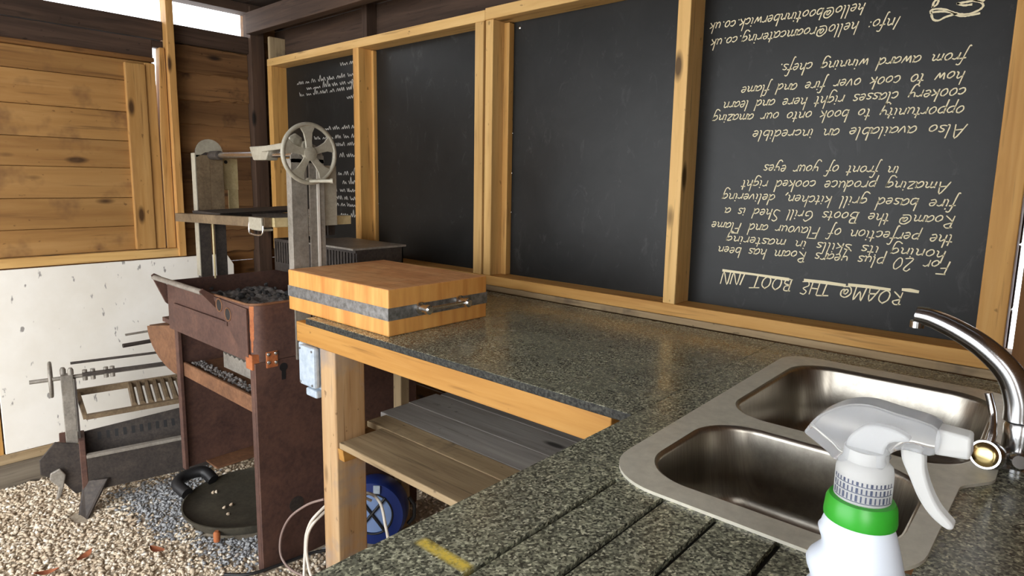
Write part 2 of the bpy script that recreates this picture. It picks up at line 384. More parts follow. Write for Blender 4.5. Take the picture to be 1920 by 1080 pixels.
at = me.attributes.new('rnd', 'FLOAT', 'FACE'); at.data.foreach_set('value', np.repeat(STONE, 20))
me.materials.append(M['stone']); o = bpy.data.objects.new('gravel', me); COL.objects.link(o)
tag(o, 'pale limestone chip gravel spread over the ground', 'gravel', None, 'stuff')

# ------------------------------------------------------------------ setting: walls
XL, YF, YB = -3.75, 1.955, 2.05
def planks_x(g, x0, x1, y0, y1, z0, z1, h):   # horizontal boards lying along x
    z = z0
    while z < z1-1e-4:
        t = min(z+h, z1); g.box(x0, x1, y0, y1, z, t-.004); z = t
def planks_y(g, x0, x1, y0, y1, z0, z1, h):
    z = z0
    while z < z1-1e-4:
        t = min(z+h, z1); g.box(x0, x1, y0, y1, z, t-.004); z = t
g = G(); planks_x(g, -3.9, -.098, 2.068, 2.10, .9, 2.44, .17); planks_x(g, -.083, .45, 2.068, 2.10, .9, 2.44, .17)
wb = struct(g.build('wall_back', 'dark_x', bevel=.003), 'dark plank back wall behind the chalkboards', 'wall')
g = G(); planks_x(g, -3.9, .45, 2.068, 2.10, -.14, .9, .15); g.build('lower_cladding', 'brown_x', wb, bevel=.003)
# left wall: planks, waney cladding, fascia
g = G(); planks_y(g, -3.86, -3.825, -1.4, 2.10, -.14, .92, .2); g.box(-3.9, -3.84, 1.42, 2.10, .9, 2.18); g.box(-3.9, -3.84, 1.88, 2.10, 2.18, 2.37)
wl = struct(g.build('wall_left', 'brown_y', bevel=.003), 'plank wall on the left with shutter and white panel', 'wall')
g = G(); rs = np.random.default_rng(5)
zc = [.92, 1.06, 1.19, 1.35, 1.50, 1.66, 1.80, 1.95, 2.09]
for a, b in zip(zc[:-1], zc[1:]):   # rough waney boards between stud and corner post
    N = 14; yy = np.linspace(1.432, 1.866, N); wob = np.cumsum(rs.normal(0, .004, N)); wob -= wob.mean(); wob2 = rs.normal(0, .0015, N)
    dep = rs.uniform(0, .012)
    for i in range(N-1):
        lo = [(-3.82, yy[i], a+wob[i]*.8-.012), (-3.795-dep, yy[i], a+wob[i]), (-3.795-dep, yy[i+1], a+wob[i+1]), (-3.82, yy[i+1], a+wob[i+1]*.8-.012)]
        hi = [(-3.82, yy[i], b+.01), (-3.80-dep, yy[i], b-.006+wob2[i]), (-3.80-dep, yy[i+1], b-.006+wob2[i+1]), (-3.82, yy[i+1], b+.01)]
        rv = g.rv; g.hexa(lo, hi)
        if i: g.r[-6:] = [rv]*6; g.rv = rv
g.build('waney_cladding', 'rough', wl)
g = G()
g.box(-3.83, -3.775, -1.4, 1.39, 2.088, 2.185); g.box(-3.83, -3.78, -1.4, 1.337, 1.985, 2.084); g.box(-3.83, -3.78, 1.337, 1.39, 2.046, 2.084); g.box(-3.83, -3.78, 1.432, 1.868, 2.09, 2.185)
g.build('upper_boards', 'dark_y', wl, bevel=.004)
g = G(); g.box(-3.86, -3.76, -1.4, 1.95, 2.32, 2.37); g.build('head_plate', 'dark_y', wl)
# studs, rails and posts of the setting
def trim(i, mat, *b, bevel=.003, label=None):
    g = G(); g.box(*b); o = g.build('trim_%d' % i, mat, bevel=bevel); struct(o)
    if label: o['label'] = label; o['category'] = 'timber'
    return o
trim(1, 'dark_x', -3.75, .45, 1.84, 1.895, 2.195, 2.315, label='dark roof beam running along the top of the back wall')
trim(2, 'pale_x', -3.735, -1.908, YF, YB+.01, 2.026, 2.069, label='pale top rail above the two left chalkboards')
trim(3, 'pale_x', -1.905, .30, YF-.003, YB+.01, 2.027, 2.074, label='pale top rail above the two right chalkboards')
trim(4, 'pine_x', -3.735, .30, YF, YB+.015, .927, .968, label='bottom rail of the chalkboard frame above the worktop')
trim(5, 'old_x', -3.735, .30, YF+.008, YB+.015, .9005, .924, label='thin batten between worktop and bottom rail')
trim(6, 'pine_z', -3.735, -3.685, YF, YB+.01, .968, 2.026, label='frame stud at the left end of the back wall')
trim(7, 'pine_z', -2.848, -2.798, YF, YB+.01, .968, 2.026, label='frame stud between written and plain left chalkboards')
trim(8, 'pale_z', -1.966, -1.916, YF, YB+.01, .968, 2.026, label='left stud of the close pair in the middle')
trim(9, 'pale_z', -1.906, -1.864, YF+.003, YB+.01, .968, 2.027, label='right stud of the close pair in the middle')
trim(10, 'pale_z', -1.037, -.991, YF, YB+.01, .968, 2.027, label='frame stud left of the fully written chalkboard')
trim(11, 'pine_z', -.160, -.101, YF, YB+.01, .968, 2.027, label='frame stud at the right end of the back wall')
trim(12, 'pine_z', -1.863, -1.832, 2.022, YB+.004, .969, 2.022, label='thin batten beside the middle stud pair')
trim(13, 'pine_z', -2.797, -2.778, 2.03, YB+.004, .969, 2.022, label='thin batten beside the left plain chalkboard')
trim(14, 'dark_z', -3.84, -3.752, 1.868, 1.952, -.12, 2.36, label='dark corner post where left and back walls meet')
trim(15, 'shutter_z', -3.80, -3.722, 1.392, 1.430, .922, 2.32, label='upright stud beside the shutter')
trim(16, 'pale_y', -3.82, -3.735, -1.4, 1.40, .922, .968, label='sill board under the shutter')
trim(17, 'old_y', -3.82, -3.735, -1.4, 1.86, -.03, .018, label='pale plank at the foot of the left wall')
trim(18, 'sleeper', -3.85, -3.70, -1.4, 1.86, -.19, -.03, label='grey sleeper under the left wall')
trim(19, 'old_z', -3.735, -3.712, YF+.01, 2.067, 2.07, 2.20, label='short stub above the left frame stud')
trim(20, 'dark_z', -2.835, -2.795, YF+.05, 2.067, 2.07, 2.36, label='dark stub above the second frame stud')
trim(21, 'brown_z', -.082, .05, YF-.01, 2.066, .901, 2.30, label='brown post right of the light slit')
trim(22, 'pine_z', -3.80, -3.75, .485, .545, -.0, .92, label='stud at the left edge of the white panel')
g = G(); g.prism([(1.3415, .969), (1.388, .969), (1.388, 2.045), (1.362, 2.045), (1.3415, 1.60)], 0, -3.81, -3.752)
struct(g.build('trim_23', 'shutter_z', bevel=.003), 'jamb beside the bright slit at the shutter edge', 'timber')
trim(24, 'brown_y', -3.80, -3.742, -1.4, 1.33, 1.962, 1.984, label='head batten above the shutter')
# ceiling and right wall
g = G()
y = -1.6
while y < 2.2: g.box(-4.0, .6, y, y+.145, 2.375, 2.40); y += .15
struct(g.build('ceiling', 'dark_x'), 'dark boarded roof', 'ceiling')
g = G(); planks_y(g, .42, .45, -1.4, 2.06, -.12, .98, .157); planks_y(g, .42, .45, -1.4, 2.06, 2.02, 2.37, .175); planks_y(g, .42, .45, -.15, 2.06, .98, 2.02, .174); struct(g.build('wall_right', 'brown_y'), 'plank wall on the right', 'wall')

g = G(); planks_x(g, -.35, .45, -1.44, -1.405, -.12, 2.37, .166); struct(g.build('wall_light_block', 'brown_x'), 'unseen plank wall added to block light from the tap side', 'wall')  # unseen wall section, added to darken the right end of the worktop

# shutter (a hatch closed in the left wall)
sh = thing('window_shutter', 'closed wooden hatch shutter of wide horizontal boards with an upright batten', 'shutter', (XL, .2, .968))
g = G(); z = .970; hs = [.13, .15, .155, .14, .15, .16, .107]
for i, h in enumerate(hs): g.box(-3.80, -3.768+.004*(i % 2), -1.35, 1.335, z, z+h-.0015); z += h
g.box(-3.83, -3.7995, -1.35, 1.335, .97, 1.965); g.build('board_panel', 'shutter', sh, bevel=.004)
g = G(); g.box(-3.7685, -3.742, 1.186, 1.283, .972, 1.945); g.build('batten', 'shutter_z', sh, bevel=.004)
g = G(); g.box(-3.767, -3.752, 1.284, 1.3345, .971, 1.955); g.build('edge_strip', 'shutter_z', sh, bevel=.003)
# white panel
g = G(); g.prism([(.55, .02), (1.70, .02), (1.70, .85), (1.66, .915), (.55, .915)], 0, -3.752, -3.738)
o = g.build('wall_panel', 'white_panel', bevel=.002); tag(o, 'large white painted board covering the lower left wall', 'panel')

# ------------------------------------------------------------------ chalkboards and handwriting
GL = {  # stroke letters: x-height 10, ascender 20, descender -10; advance first
'a': (9, '8,8 5,10 1,7 1,2 4,0 8,5;8,10 8,2 10,0'), 'b': (9, '1,20 1,0;1,6 5,10 8,7 7,1 3,0 1,3'), 'c': (8, '7,9 4,10 1,6 2,1 5,0 8,2'),
'd': (9, '8,8 5,10 1,6 2,1 5,0 8,5;8,20 8,2 9,0'), 'e': (8, '1,5 7,6 6,10 3,10 1,5 3,0 7,1'), 'f': (6, '7,19 5,20 3,16 2,-9 0,-10;0,9 6,10'),
'g': (9, '8,8 5,10 1,6 3,1 7,3 8,9;8,10 7,-7 4,-10 0,-7'), 'h': (9, '1,20 1,0;1,6 5,10 7,8 7,2 9,0'), 'i': (4, '2,10 2,2 4,0;2,14 2,15'),
'k': (8, '1,20 1,0;7,10 1,5 4,5 8,0'), 'l': (4, '2,20 2,2 4,0'), 'm': (13, '1,10 1,0;1,7 4,10 6,8 6,0;6,7 9,10 11,8 11,2 13,0'),
'n': (9, '1,10 1,0;1,7 5,10 7,8 7,2 9,0'), 'o': (9, '4,10 1,6 2,1 5,0 8,4 7,9 4,10'), 'p': (9, '1,10 1,-10;1,7 5,10 8,7 7,2 3,0 1,2'),
'r': (7, '1,10 1,0;1,6 4,10 7,9'), 's': (7, '6,9 3,10 1,7 5,4 6,1 3,0 0,1'), 't': (6, '3,17 3,2 5,0;0,11 6,11'), 'u': (9, '1,10 1,3 4,0 7,4;7,10 7,2 9,0'),
'v': (8, '1,10 4,0 8,10'), 'w': (12, '1,10 3,0 6,8 8,0 11,10'), 'y': (9, '1,10 2,4 5,3 8,7;8,10 6,-7 3,-10 0,-7'), 'z': (8, '1,10 7,10 1,0 8,0'),
'A': (13, '0,0 7,20 11,0;3,7 10,8'), 'F': (11, '2,0 3,20;2,20 12,20;2,10 9,11'), 'R': (12, '2,0 2,20;0,19 6,20 9,15 2,10 11,0'), 'G': (13, '11,17 7,20 1,11 4,1 10,2 10,9 6,9'),
'B': (12, '2,0 2,20;0,19 8,19 8,12 2,10 10,7 8,0 1,0'), 'I': (6, '2,0 4,20'), 'O': (14, '7,20 2,14 2,4 7,0 12,6 12,15 7,20'), 'M': (15, '1,0 3,20 7,6 12,20 13,0'),
'T': (12, '6,0 7,20;0,19 14,21'), 'H': (13, '2,0 2,20;11,0 11,20;2,10 11,10'), 'E': (11, '9,19 4,20 2,15 7,11 1,6 3,0 10,1'), 'N': (14, '1,0 2,20 11,0 12,20'),
'K': (10, '1,20 1,0;8,19 1,9 9,0'), 'S': (10, '8,18 4,20 1,15 8,7 6,0 0,2'), '@': (15, '10,11 7,12 5,7 8,5 10,11 10,5 13,8 12,15 6,17 1,10 4,1 12,1'),
'2': (10, '1,16 4,20 8,16 1,0 10,0'), '0': (11, '5,20 1,12 3,1 7,0 10,10 8,19 5,20'), '.': (5, '2,0 2,1'), ',': (5, '3,1 1,-4'), ':': (5, '2,2 2,3;2,9 2,10'), "'": (4, '2,20 1,16'), ' ': (10, '')}
def ribbon(g, pts, w, y):
    """flat chalk stroke in the plane of the board at depth y; pts are (x, z)"""
    P = [Vector(p) for p in pts]; L = []; Rr = []
    for i, p in enumerate(P):
        t = P[min(i+1, len(P)-1)]-P[max(i-1, 0)]
        if t.length < 1e-7: t = Vector((1, 0))
        t.normalize(); nrm = Vector((-t.y, t.x))*w*.5*random.uniform(.75, 1.2)
        if i == 0: p = p-t*w*.3
        if i == len(P)-1: p = p+t*w*.3
        L.append((p.x+nrm.x, y, p.y+nrm.y)); Rr.append((p.x-nrm.x, y, p.y-nrm.y))
    n = len(P); g.add(L+Rr, [(i, i+1, n+i+1, n+i) for i in range(n-1)])
def write(g, text, p0, p1, xh, w, y, slant=.28):
    """text reads from p0 to p1, both (x, z) baseline ends; the board hangs upside down so up is away from text top"""
    adv = sum(GL[c][0]+1.2 for c in text); d = Vector(p1)-Vector(p0); L = d.length; d.normalize(); up = Vector((-d.y, d.x))   # left turn of reading direction
    sx = L/adv; sy = xh/10; cx = 0
    for ch in text:
        a, st = GL[ch]; jit = random.uniform(-.6, .6); sc = random.uniform(.92, 1.08)
        for stroke in st.split(';'):
            if not stroke: continue
            q = [tuple(map(float, t.split(','))) for t in stroke.split()]
            pts = [Vector(p0)+d*((cx+u)*sx+v*slant*sy)+up*((v*sc+jit)*sy) for u, v in q]
            pts = [Vector((p.x, p.y, 0)) for p in pts]
            if len(pts) > 2: pts = smoothline(pts, 4)
            ribbon(g, [(p.x, p.y) for p in pts], w, y)
        cx += a+1.2
def chalkboard(x0, x1, label):
    t = thing('chalkboard', label, 'chalkboard', ((x0+x1)/2, 2.055, .97), 'chalkboards in the back wall frame')
    g = G(); g.box(x0, x1, 2.052, 2.066, .9685, 2.0255); g.build('board', 'board', t); return t
b1 = chalkboard(-3.684, -2.849, 'narrow black chalkboard with faded scribbled writing, behind the grill hand wheel')
b2 = chalkboard(-2.777, -1.967, 'blank black chalkboard behind the butcher block and the fire basket lid')
b3 = chalkboard(-1.831, -1.038, 'blank black chalkboard above the bare stretch of worktop, next to the neatly written board')
b4 = chalkboard(-.990, -.161, 'black chalkboard hung upside down, covered in neat chalk handwriting')
LINES = [('ROAM@ THE BOOT INN', (-0.3387, 1.0838), (-0.8741, 1.0858)), ('For 20 plus years Roam has been', (-0.2371, 1.1819), (-0.891, 1.1694)), ('honing its skills in mastering', (-0.2518, 1.2095), (-0.8658, 1.2082)), ('the perfection of Flavour and Flame', (-0.2382, 1.2531), (-0.9191, 1.2514)), ('Roam@ the Boots Grill Shed is a', (-0.2385, 1.3036), (-0.8759, 1.3008)), ('fire based grill kitchen, delivering', (-0.2405, 1.3474), (-0.8884, 1.3481)), ('Amazing produce cooked right', (-0.2605, 1.3948), (-0.8248, 1.3911)), ('in front of your eyes', (-0.3819, 1.4355), (-0.7579, 1.4406)), ('Also available an incredible', (-0.2393, 1.544), (-0.8014, 1.5466)), ('opportunity to book onto our amazing', (-0.2476, 1.592), (-0.939, 1.6036)), ('cookery classes right here and learn', (-0.2488, 1.6379), (-0.905, 1.6427)), ('how to cook over fire and flame', (-0.2564, 1.6801), (-0.8478, 1.6873)), ('from award winning chefs.', (-0.2555, 1.7267), (-0.7352, 1.7451)), ('Info: hello@roamcatering.co.uk', (-0.4157, 1.8386), (-0.9609, 1.8477)), ('hello@bootinnberwick.co.uk', (-0.5077, 1.8895), (-0.968, 1.899))]
YW = 2.0512
for txt, p0, p1 in LINES[1:]:
    g = G(); write(g, txt, p0, p1, .0165, .0031, YW); g.build('lettering', 'chalk', b4)
g = G(); txt, p0, p1 = LINES[0]; write(g, txt, p0, p1, .019, .0036, YW, .22)
g.build('title_lettering', 'chalk', b4)
for a, b in [((-0.3071, 1.091), (-0.3434, 1.0924)), ((-0.3761, 1.0881), (-0.4818, 1.0889)), ((-0.4931, 1.0859), (-0.6068, 1.0876)), ((-0.6561, 1.0843), (-0.8688, 1.09))]:
    g = G(); ribbon(g, [a, ((a[0]+b[0])/2, (a[1]+b[1])/2+.001), b], .009, YW-.0002); g.build('title_underline', 'chalk', b4)
g = G()
for st in [[(-0.3468, 1.8343), (-0.3497, 1.8437), (-0.336, 1.8461), (-0.3158, 1.8407), (-0.2914, 1.8281), (-0.2681, 1.8224), (-0.2463, 1.8277), (-0.2362, 1.8369), (-0.2408, 1.8463), (-0.2563, 1.8531), (-0.2712, 1.8534), (-0.2919, 1.8524)], [(-0.3466, 1.832), (-0.3414, 1.8199), (-0.3291, 1.8159), (-0.3141, 1.8226), (-0.2913, 1.8268)], [(-0.2565, 1.8553), (-0.2375, 1.85), (-0.2372, 1.865)], [(-0.3465, 1.8522), (-0.3438, 1.8652), (-0.3344, 1.8704), (-0.3371, 1.8574), (-0.3465, 1.8522)], [(-0.3472, 1.8388), (-0.3273, 1.838), (-0.3074, 1.8336), (-0.283, 1.8202), (-0.2603, 1.819), (-0.2419, 1.8206)], [(-0.2919, 1.8524), (-0.278, 1.8458), (-0.261, 1.8452)]]: ribbon(g, [(p.x, p.y) for p in smoothline([(a, b, 0) for a, b in st], 6)], .005, YW)
g.build('drawn_flourish', 'chalk', b4)
# faded unreadable scribble on the first board
g = G(); rs = np.random.default_rng(3)
def scribble(g, x0, x1, z, h):
    x = x1
    while x > x0:
        wl = rs.uniform(.03, .085); n = max(4, int(wl/.009)); pts = []
        for i in range(n+1): pts.append((x-wl*i/n+rs.normal(0, .0015), z+(h if i % 2 else 0)*rs.uniform(.5, 1.5)*(2.0 if rs.random() < .12 else 1)-h*.5, 0))
        ribbon(g, [(p.x, p.y) for p in smoothline(pts, 3)], .0042, YW); x -= wl+rs.uniform(.018, .03)
for z, a, b, h in [(1.988, -3.1183, -2.9815, 0.014), (1.924, -3.5215, -2.9841, 0.014), (1.887, -3.466, -2.9852, 0.014), (1.855, -3.5141, -2.9862, 0.014), (1.808, -3.0455, -2.9775, 0.014), (1.649, -3.2679, -2.9769, 0.014), (1.599, -3.3467, -2.9784, 0.014), (1.557, -3.1559, -2.9797, 0.014), (1.495, -3.1377, -2.9777, 0.014), (1.396, -3.152, -2.9807, 0.014), (1.347, -3.1229, -2.9822, 0.014), (1.303, -3.1767, -2.9836, 0.014), (1.259, -3.1997, -2.9849, 0.014), (1.222, -3.1906, -2.9861, 0.014), (1.164, -3.058, -2.9781, 0.014)]:
    g = G(); scribble(g, a, b, z, h); g.build('lettering', 'chalk_dim', b1)
# small screw heads in the board corners
for bx, bd in ((-2.0, b2), (-1.80, b3)):
    g = G(); g.lathe([(.006, 0), (.006, .003), (.003, .005)], (bx, 2.052, 2.0), (0, -1, 0), 10); g.build('screw', 'bright_steel', bd, smooth=40)

# ------------------------------------------------------------------ worktops
CT, CB = .9, .878
def cell_slab(xc, yc, top, zb):
    """xc, yc: grid lines; top(i, j) -> height or None"""
    g = G(); nx, ny = len(xc)-1, len(yc)-1
    H = [[top((xc[i]+xc[i+1])/2, (yc[j]+yc[j+1])/2) for j in range(ny)] for i in range(nx)]
    h = lambda i, j: H[i][j] if 0 <= i < nx and 0 <= j < ny and H[i][j] is not None else zb
    for i in range(nx):
        for j in range(ny):
            if H[i][j] is None: continue
            x0, x1, y0, y1, t = xc[i], xc[i+1], yc[j], yc[j+1], H[i][j]
            g.mi = 1 if zb < t < CT-1e-4 else 0
            g.add([(x0, y0, t), (x1, y0, t), (x1, y1, t), (x0, y1, t)], [(0, 1, 2, 3)], True); g.mi = 0
            g.add([(x0, y0, zb), (x1, y0, zb), (x1, y1, zb), (x0, y1, zb)], [(3, 2, 1, 0)], True)
            for (ii, jj, a, b) in ((i-1, j, (x0, y1), (x0, y0)), (i+1, j, (x1, y0), (x1, y1)), (i, j-1, (x0, y0), (x1, y0)), (i, j+1, (x1, y1), (x0, y1))):
                lo = h(ii, jj)
                if lo < t-1e-6: g.add([(*a, lo), (*b, lo), (*b, t), (*a, t)], [(0, 1, 2, 3)], True)
    return g
g = G(); g.box(-1.925, -.6465, 1.112, 1.956, CB, CT); g.m = [0, 0, 1, 0, 1, 0]
tag(g.build('granite_worktop', ['granite_a', 'edge'], bevel=.003), 'speckled dark granite worktop along the back wall carrying the butcher block', 'worktop')
GX = [-.511, -.425, -.341, -.252]
xc = sorted([-.645, -.53, -.52, -.105, -.075, .36]+[x+d for x in GX for d in (-.005, .005)]); xc = [x for x in xc]
yc = [-.30, .10, .845, .88, 1.22, 1.245, 1.79, 1.956]
def topf(x, y):
    if .88 < y < 1.22 and -.52 < x < -.105: return None
    if 1.245 < y < 1.79 and -.53 < x < -.075: return None
    if .10 < y < .845 and any(abs(x-q) < .005 for q in GX): return CT-.009
    return CT
tag(cell_slab(xc, yc, topf, CB).build('granite_worktop', ['granite_b', 'groove_black'], loc=(-.2, .8, CB)), 'speckled granite worktop with drainer grooves and the sink let into it', 'worktop')

# wooden bench under both worktops
be = thing('workbench', 'timber bench frame with orange apron and low plank shelf under the granite', 'bench', (-1.3, 1.5, -.08))
g = G(); g.box(-2.0, -.70, 1.120, 1.165, .806, .877); g.build('apron', 'orange_x', be, bevel=.003)
g = G(); g.box(-2.0, -1.955, 1.167, 1.95, .806, .877); g.build('side_rail', 'orange_y', be, bevel=.003)
g = G(); g.box(-1.95, -.70, 1.91, 1.95, .806, .877); g.build('rear_rail', 'brown_x', be)
for (x0, x1, y0, y1, m) in ((-1.856, -1.766, 1.122, 1.238, 'postgrey'), (-2.035, -1.985, 1.565, 1.61, 'old_z'), (-.78, -.70, 1.84, 1.908, 'brown_z'), (-.63, -.55, .0, .08, 'postgrey'), (.2, .28, .0, .08, 'postgrey'), (.2, .28, 1.80, 1.88, 'postgrey'), (-1.0, -.92, 1.84, 1.908, 'brown_z')):
    top = .806 if m == 'postgrey' and x0 < -1 else .8775
    if m == 'old_z': top = .8
    g = G(); g.box(x0, x1, y0, y1, float(gz(x0, y0))-.012, top); g.build('leg', m, be, bevel=.004)
yy = [(1.125, 1.30, -1.757, 'old_x'), (1.303, 1.39, -1.86, 'old_x'), (1.394, 1.53, -1.90, 'grey_plank'), (1.534, 1.68, -1.90, 'grey_plank'), (1.684, 1.82, -1.88, 'grey_plank')]
for i, (a, b, x0, m) in enumerate(yy):
    g = G(); g.box(x0+random.uniform(0, .02) if i else x0, -.79, a, b, .478, .500-(.001 if m == 'grey_plank' else 0)); g.build('shelf_plank', m, be, bevel=.003)
g = G(); g.prism([(1.124, .4775), (1.34, .4775), (1.30, .435), (1.13, .435)], 0, -1.7655, -1.735); g.build('shelf_bearer', 'orange_y', be, bevel=.002)
g = G(); g.box(-1.9, -1.84, 1.25, 1.82, .44, .4775); g.build('shelf_bearer', 'brown_y', be)
g = G(); g.box(-.86, -.80, 1.13, 1.82, .44, .4775); g.build('shelf_bearer', 'brown_y', be)

# ------------------------------------------------------------------ butcher block
bb = thing('butcher_block', 'thick square butcher block of light wood with a steel band on the worktop end', 'chopping board', (-1.81, 1.36, .9))
bx0, bx1, by0, by1 = -2.10, -1.515, 1.150, 1.575
g = G(); g.mi = 0; g.box(bx0, bx1, by0, by1, .9005, 1.046)
g.m = [1 if i == 1 else 0 for i in range(6)]
g.build('block', ['blockside', 'endgrain'], bb, bevel=.004)
g = G(); e = .0015; za, zb = .950, .989
for b in ((bx0-e, bx1+e, by0-e, by0, za, zb), (bx0-e, bx1+e, by1, by1+e, za, zb), (bx0-e, bx0, by0, by1, za, zb), (bx1, bx1+e, by0, by1, za, zb)): g.box(*b)
g.build('steel_band', 'band', bb)
h = G(); h.tube([(-1.478, 1.262, .975), (-1.478, 1.452, .975)], .0065, 14); hd = h.build('handle', 'bright_steel', bb, smooth=40)
for y in (1.272, 1.442):
    g = G(); g.lathe([(.019, 0), (.019, .006), (.012, .010), (.011, .03), (.015, .034), (.015, .047), (.010, .052)], (bx1+e, y, .975), (1, 0, 0), 20)
    g.build('handle_mount', 'bright_steel', hd, smooth=40)

# ------------------------------------------------------------------ sink
sk = thing('sink', 'stainless steel inset sink with two bowls', 'sink', (-.31, 1.33, .74))
OUT = rounded([(-.552, .838), (-.098, .838), (-.092, 1.20), (-.052, 1.26), (-.055, 1.832), (-.568, 1.832)], [.11, .10, .05, .05, .07, .07])
BW = [rounded([(-.508, .888), (-.128, .888), (-.128, 1.205), (-.508, 1.205)], .095, 12), rounded([(-.517, 1.257), (-.086, 1.257), (-.084, 1.772), (-.517, 1.772)], .095, 12)]
ZR = .9055
bm = bmesh.new()
def loop(pts, z):
    vs = [bm.verts.new((x, y, z)) for x, y in pts]; return vs, [bm.edges.new((vs[i], vs[(i+1) % len(vs)])) for i in range(len(vs))]
ov, oe = loop(OUT, ZR); es = list(oe)
for b in BW: es += loop(b, ZR)[1]
bmesh.ops.triangle_fill(bm, use_beauty=True, edges=es)
lower = [bm.verts.new((x*1.0+(-.006 if x < -.3 else .006)*0, y, .9003)) for x, y in OUT]
for i in range(len(ov)): bm.faces.new((ov[i], lower[i], lower[(i+1) % len(ov)], ov[(i+1) % len(ov)]))
for f in bm.faces: f.material_index = 0
bmesh.ops.recalc_face_normals(bm, faces=bm.faces)
g = G(); bm.verts.index_update(); g.add([v.co for v in bm.verts], [[v.index for v in f.verts] for f in bm.faces]); bm.free()
if sum((Vector(g.v[f[1]])-Vector(g.v[f[0]])).cross(Vector(g.v[f[2]])-Vector(g.v[f[0]])).z for f in g.f) < 0: g.f = [f[::-1] for f in g.f]
g.build('rim', 'rim', sk, smooth=30)
for b, deep in zip(BW, (.165, .17)):
    c = Vector((sum(p[0] for p in b)/len(b), sum(p[1] for p in b)/len(b)))
    def shrink(d):
        out = []
        for x, y in b:
            v = Vector((x, y))-c; k = max(0.05, 1-d/.2); out.append((c.x+v.x*k, c.y+v.y*k))
        return out
    prof = [(0, ZR), (.004, ZR-.002), (.007, ZR-.010), (.014, ZR-deep*.6), (.018, ZR-deep+.03), (.026, ZR-deep+.010), (.042, ZR-deep+.001), (.09, ZR-deep-.002), (.165, ZR-deep-.004)]
    g = G(); n = len(b); vs = []; fs = []
    for d, z in prof: vs += [(x, y, z) for x, y in shrink(d)]
    for i in range(len(prof)-1):
        for k in range(n): fs.append((i*n+k, i*n+(k+1) % n, (i+1)*n+(k+1) % n, (i+1)*n+k))
    fs.append(tuple(range((len(prof)-1)*n, len(prof)*n))); g.add(vs, fs)
    bo = g.build('bowl', 'stainless', sk, smooth=50)
    g = G(); g.lathe([(.042, 0), (.042, .003), (.036, .004), (.030, .001), (.0, .001)], (c.x, c.y, ZR-deep-.004), (0, 0, 1), 28); g.build('drain', 'chrome', bo, smooth=40)

# ------------------------------------------------------------------ mixer tap
tp = thing('mixer_tap', 'chrome mixer tap with a long curved spout at the sink edge', 'tap', (-.03, 1.36, .9))
g = G(); g.lathe([(.030, 0), (.030, .006), (.026, .010), (.025, .05), (.026, .075), (.022, .082), (.019, .092)], (-.030, 1.36, .9005), (0, 0, 1), 32); tb = g.build('body', 'chrome', tp, smooth=40)
path = smoothline([(-.034, 1.362, .985), (-.038, 1.364, 1.02), (-.056, 1.367, 1.062), (-.092, 1.372, 1.097), (-.135, 1.378, 1.122), (-.178, 1.384, 1.138), (-.205, 1.387, 1.141)], 8)
n = len(path); g = G(); g.tube(path, [.0245-.0085*(i/(n-1)) for i in range(n)], 22); sp = g.build('spout', 'chrome', tp, smooth=50)
g = G(); g.lathe([(.012, 0), (.012, .012), (.010, .013)], (-.203, 1.3865, 1.117), (0, 0, 1), 20); g.build('aerator', 'chrome', sp, smooth=40)
g = G(); g.ring((-.032, 1.361, .984), (0, 0, 1), .020, .003); g.build('collar_ring', 'black', tp, smooth=60)
AX = Vector((-.30, -.92, .22)).normalized()
V0 = Vector((-.058, 1.345, .921))
g = G(); g.lathe([(.013, -.025), (.013, .022), (.024, .024), (.026, .030), (.026, .040), (.024, .047)], V0, AX, 28); lv = g.build('handle_body', 'chrome', tp, smooth=40)
g = G(); g.lathe([(.021, .0465), (.020, .049), (.012, .0515), (0.001, .052)], V0, AX, 28); g.build('end_cap', 'gold_reflect', lv, smooth=60)
lp = V0+AX*.036
g = G(); g.tube(smoothline([lp+Vector((0, 0, .018)), lp+Vector((.002, .012, .042)), lp+Vector((-.002, .03, .066)), lp+Vector((-.012, .035, .098))], 6), [.007]*6+[.0055]*6+[.006]*7, 14); g.build('lever', 'chrome', lv, smooth=50)
g = G(); g.lathe([(.014, 0), (.014, .018), (.011, .022)], (-.030, 1.337, .925), (.2, -.9, .1), 20); g.build('cartridge_nut', 'chrome', tp, smooth=40)

# ------------------------------------------------------------------ spray bottle
BX, BY = -.103, .540
sb = thing('spray_bottle', 'white trigger spray bottle with a green collar in front of the sink', 'spray bottle', (BX, BY, .9))
g = G(); prof = [(.030, 0), (.040, .003), (.043, .012), (.043, .09), (.041, .125), (.0385, .155), (.0345, .178), (.0305, .195), (.027, .209), (.0248, .2155), (.023, .2165)]
n = 48; vs = []; fs = []; pr = []
for i in range(len(prof)-1):
    for k in range(5):
        t = k/5; pr.append((prof[i][0]*(1-t)+prof[i+1][0]*t, prof[i][1]*(1-t)+prof[i+1][1]*t))
pr.append(prof[-1])
for r, h in pr:
    for k in range(n):
        w = 2*math.pi*k/n; rr = r
        side = max(0, math.cos(w-math.pi))**2      # finger grips on the back of the bottle
        if .10 < h < .205: rr = r+.0038*side*math.sin((h-.10)/.105*2*math.pi*3.2)-.002*side
        vs.append((BX+rr*math.cos(w)+.006*(1-h/.207)*.8, BY+rr*math.sin(w)*.86, .9005+h))
m = len(pr)
for i in range(m-1):
    for k in range(n): fs.append((i*n+k, i*n+(k+1) % n, (i+1)*n+(k+1) % n, (i+1)*n+k))
fs += [tuple(range(n))[::-1], tuple(range((m-1)*n, m*n))]; g.add(vs, fs); g.build('bottle', 'white_plastic', sb, smooth=60)
g = G(); g.lathe([(.0235, 0), (.0262, .001), (.0265, .003), (.0255, .0145), (.0235, .0185), (.02, .019)], (BX, BY, 1.1168), (0, 0, 1), 40); g.build('collar', 'green_plastic', sb, smooth=40)
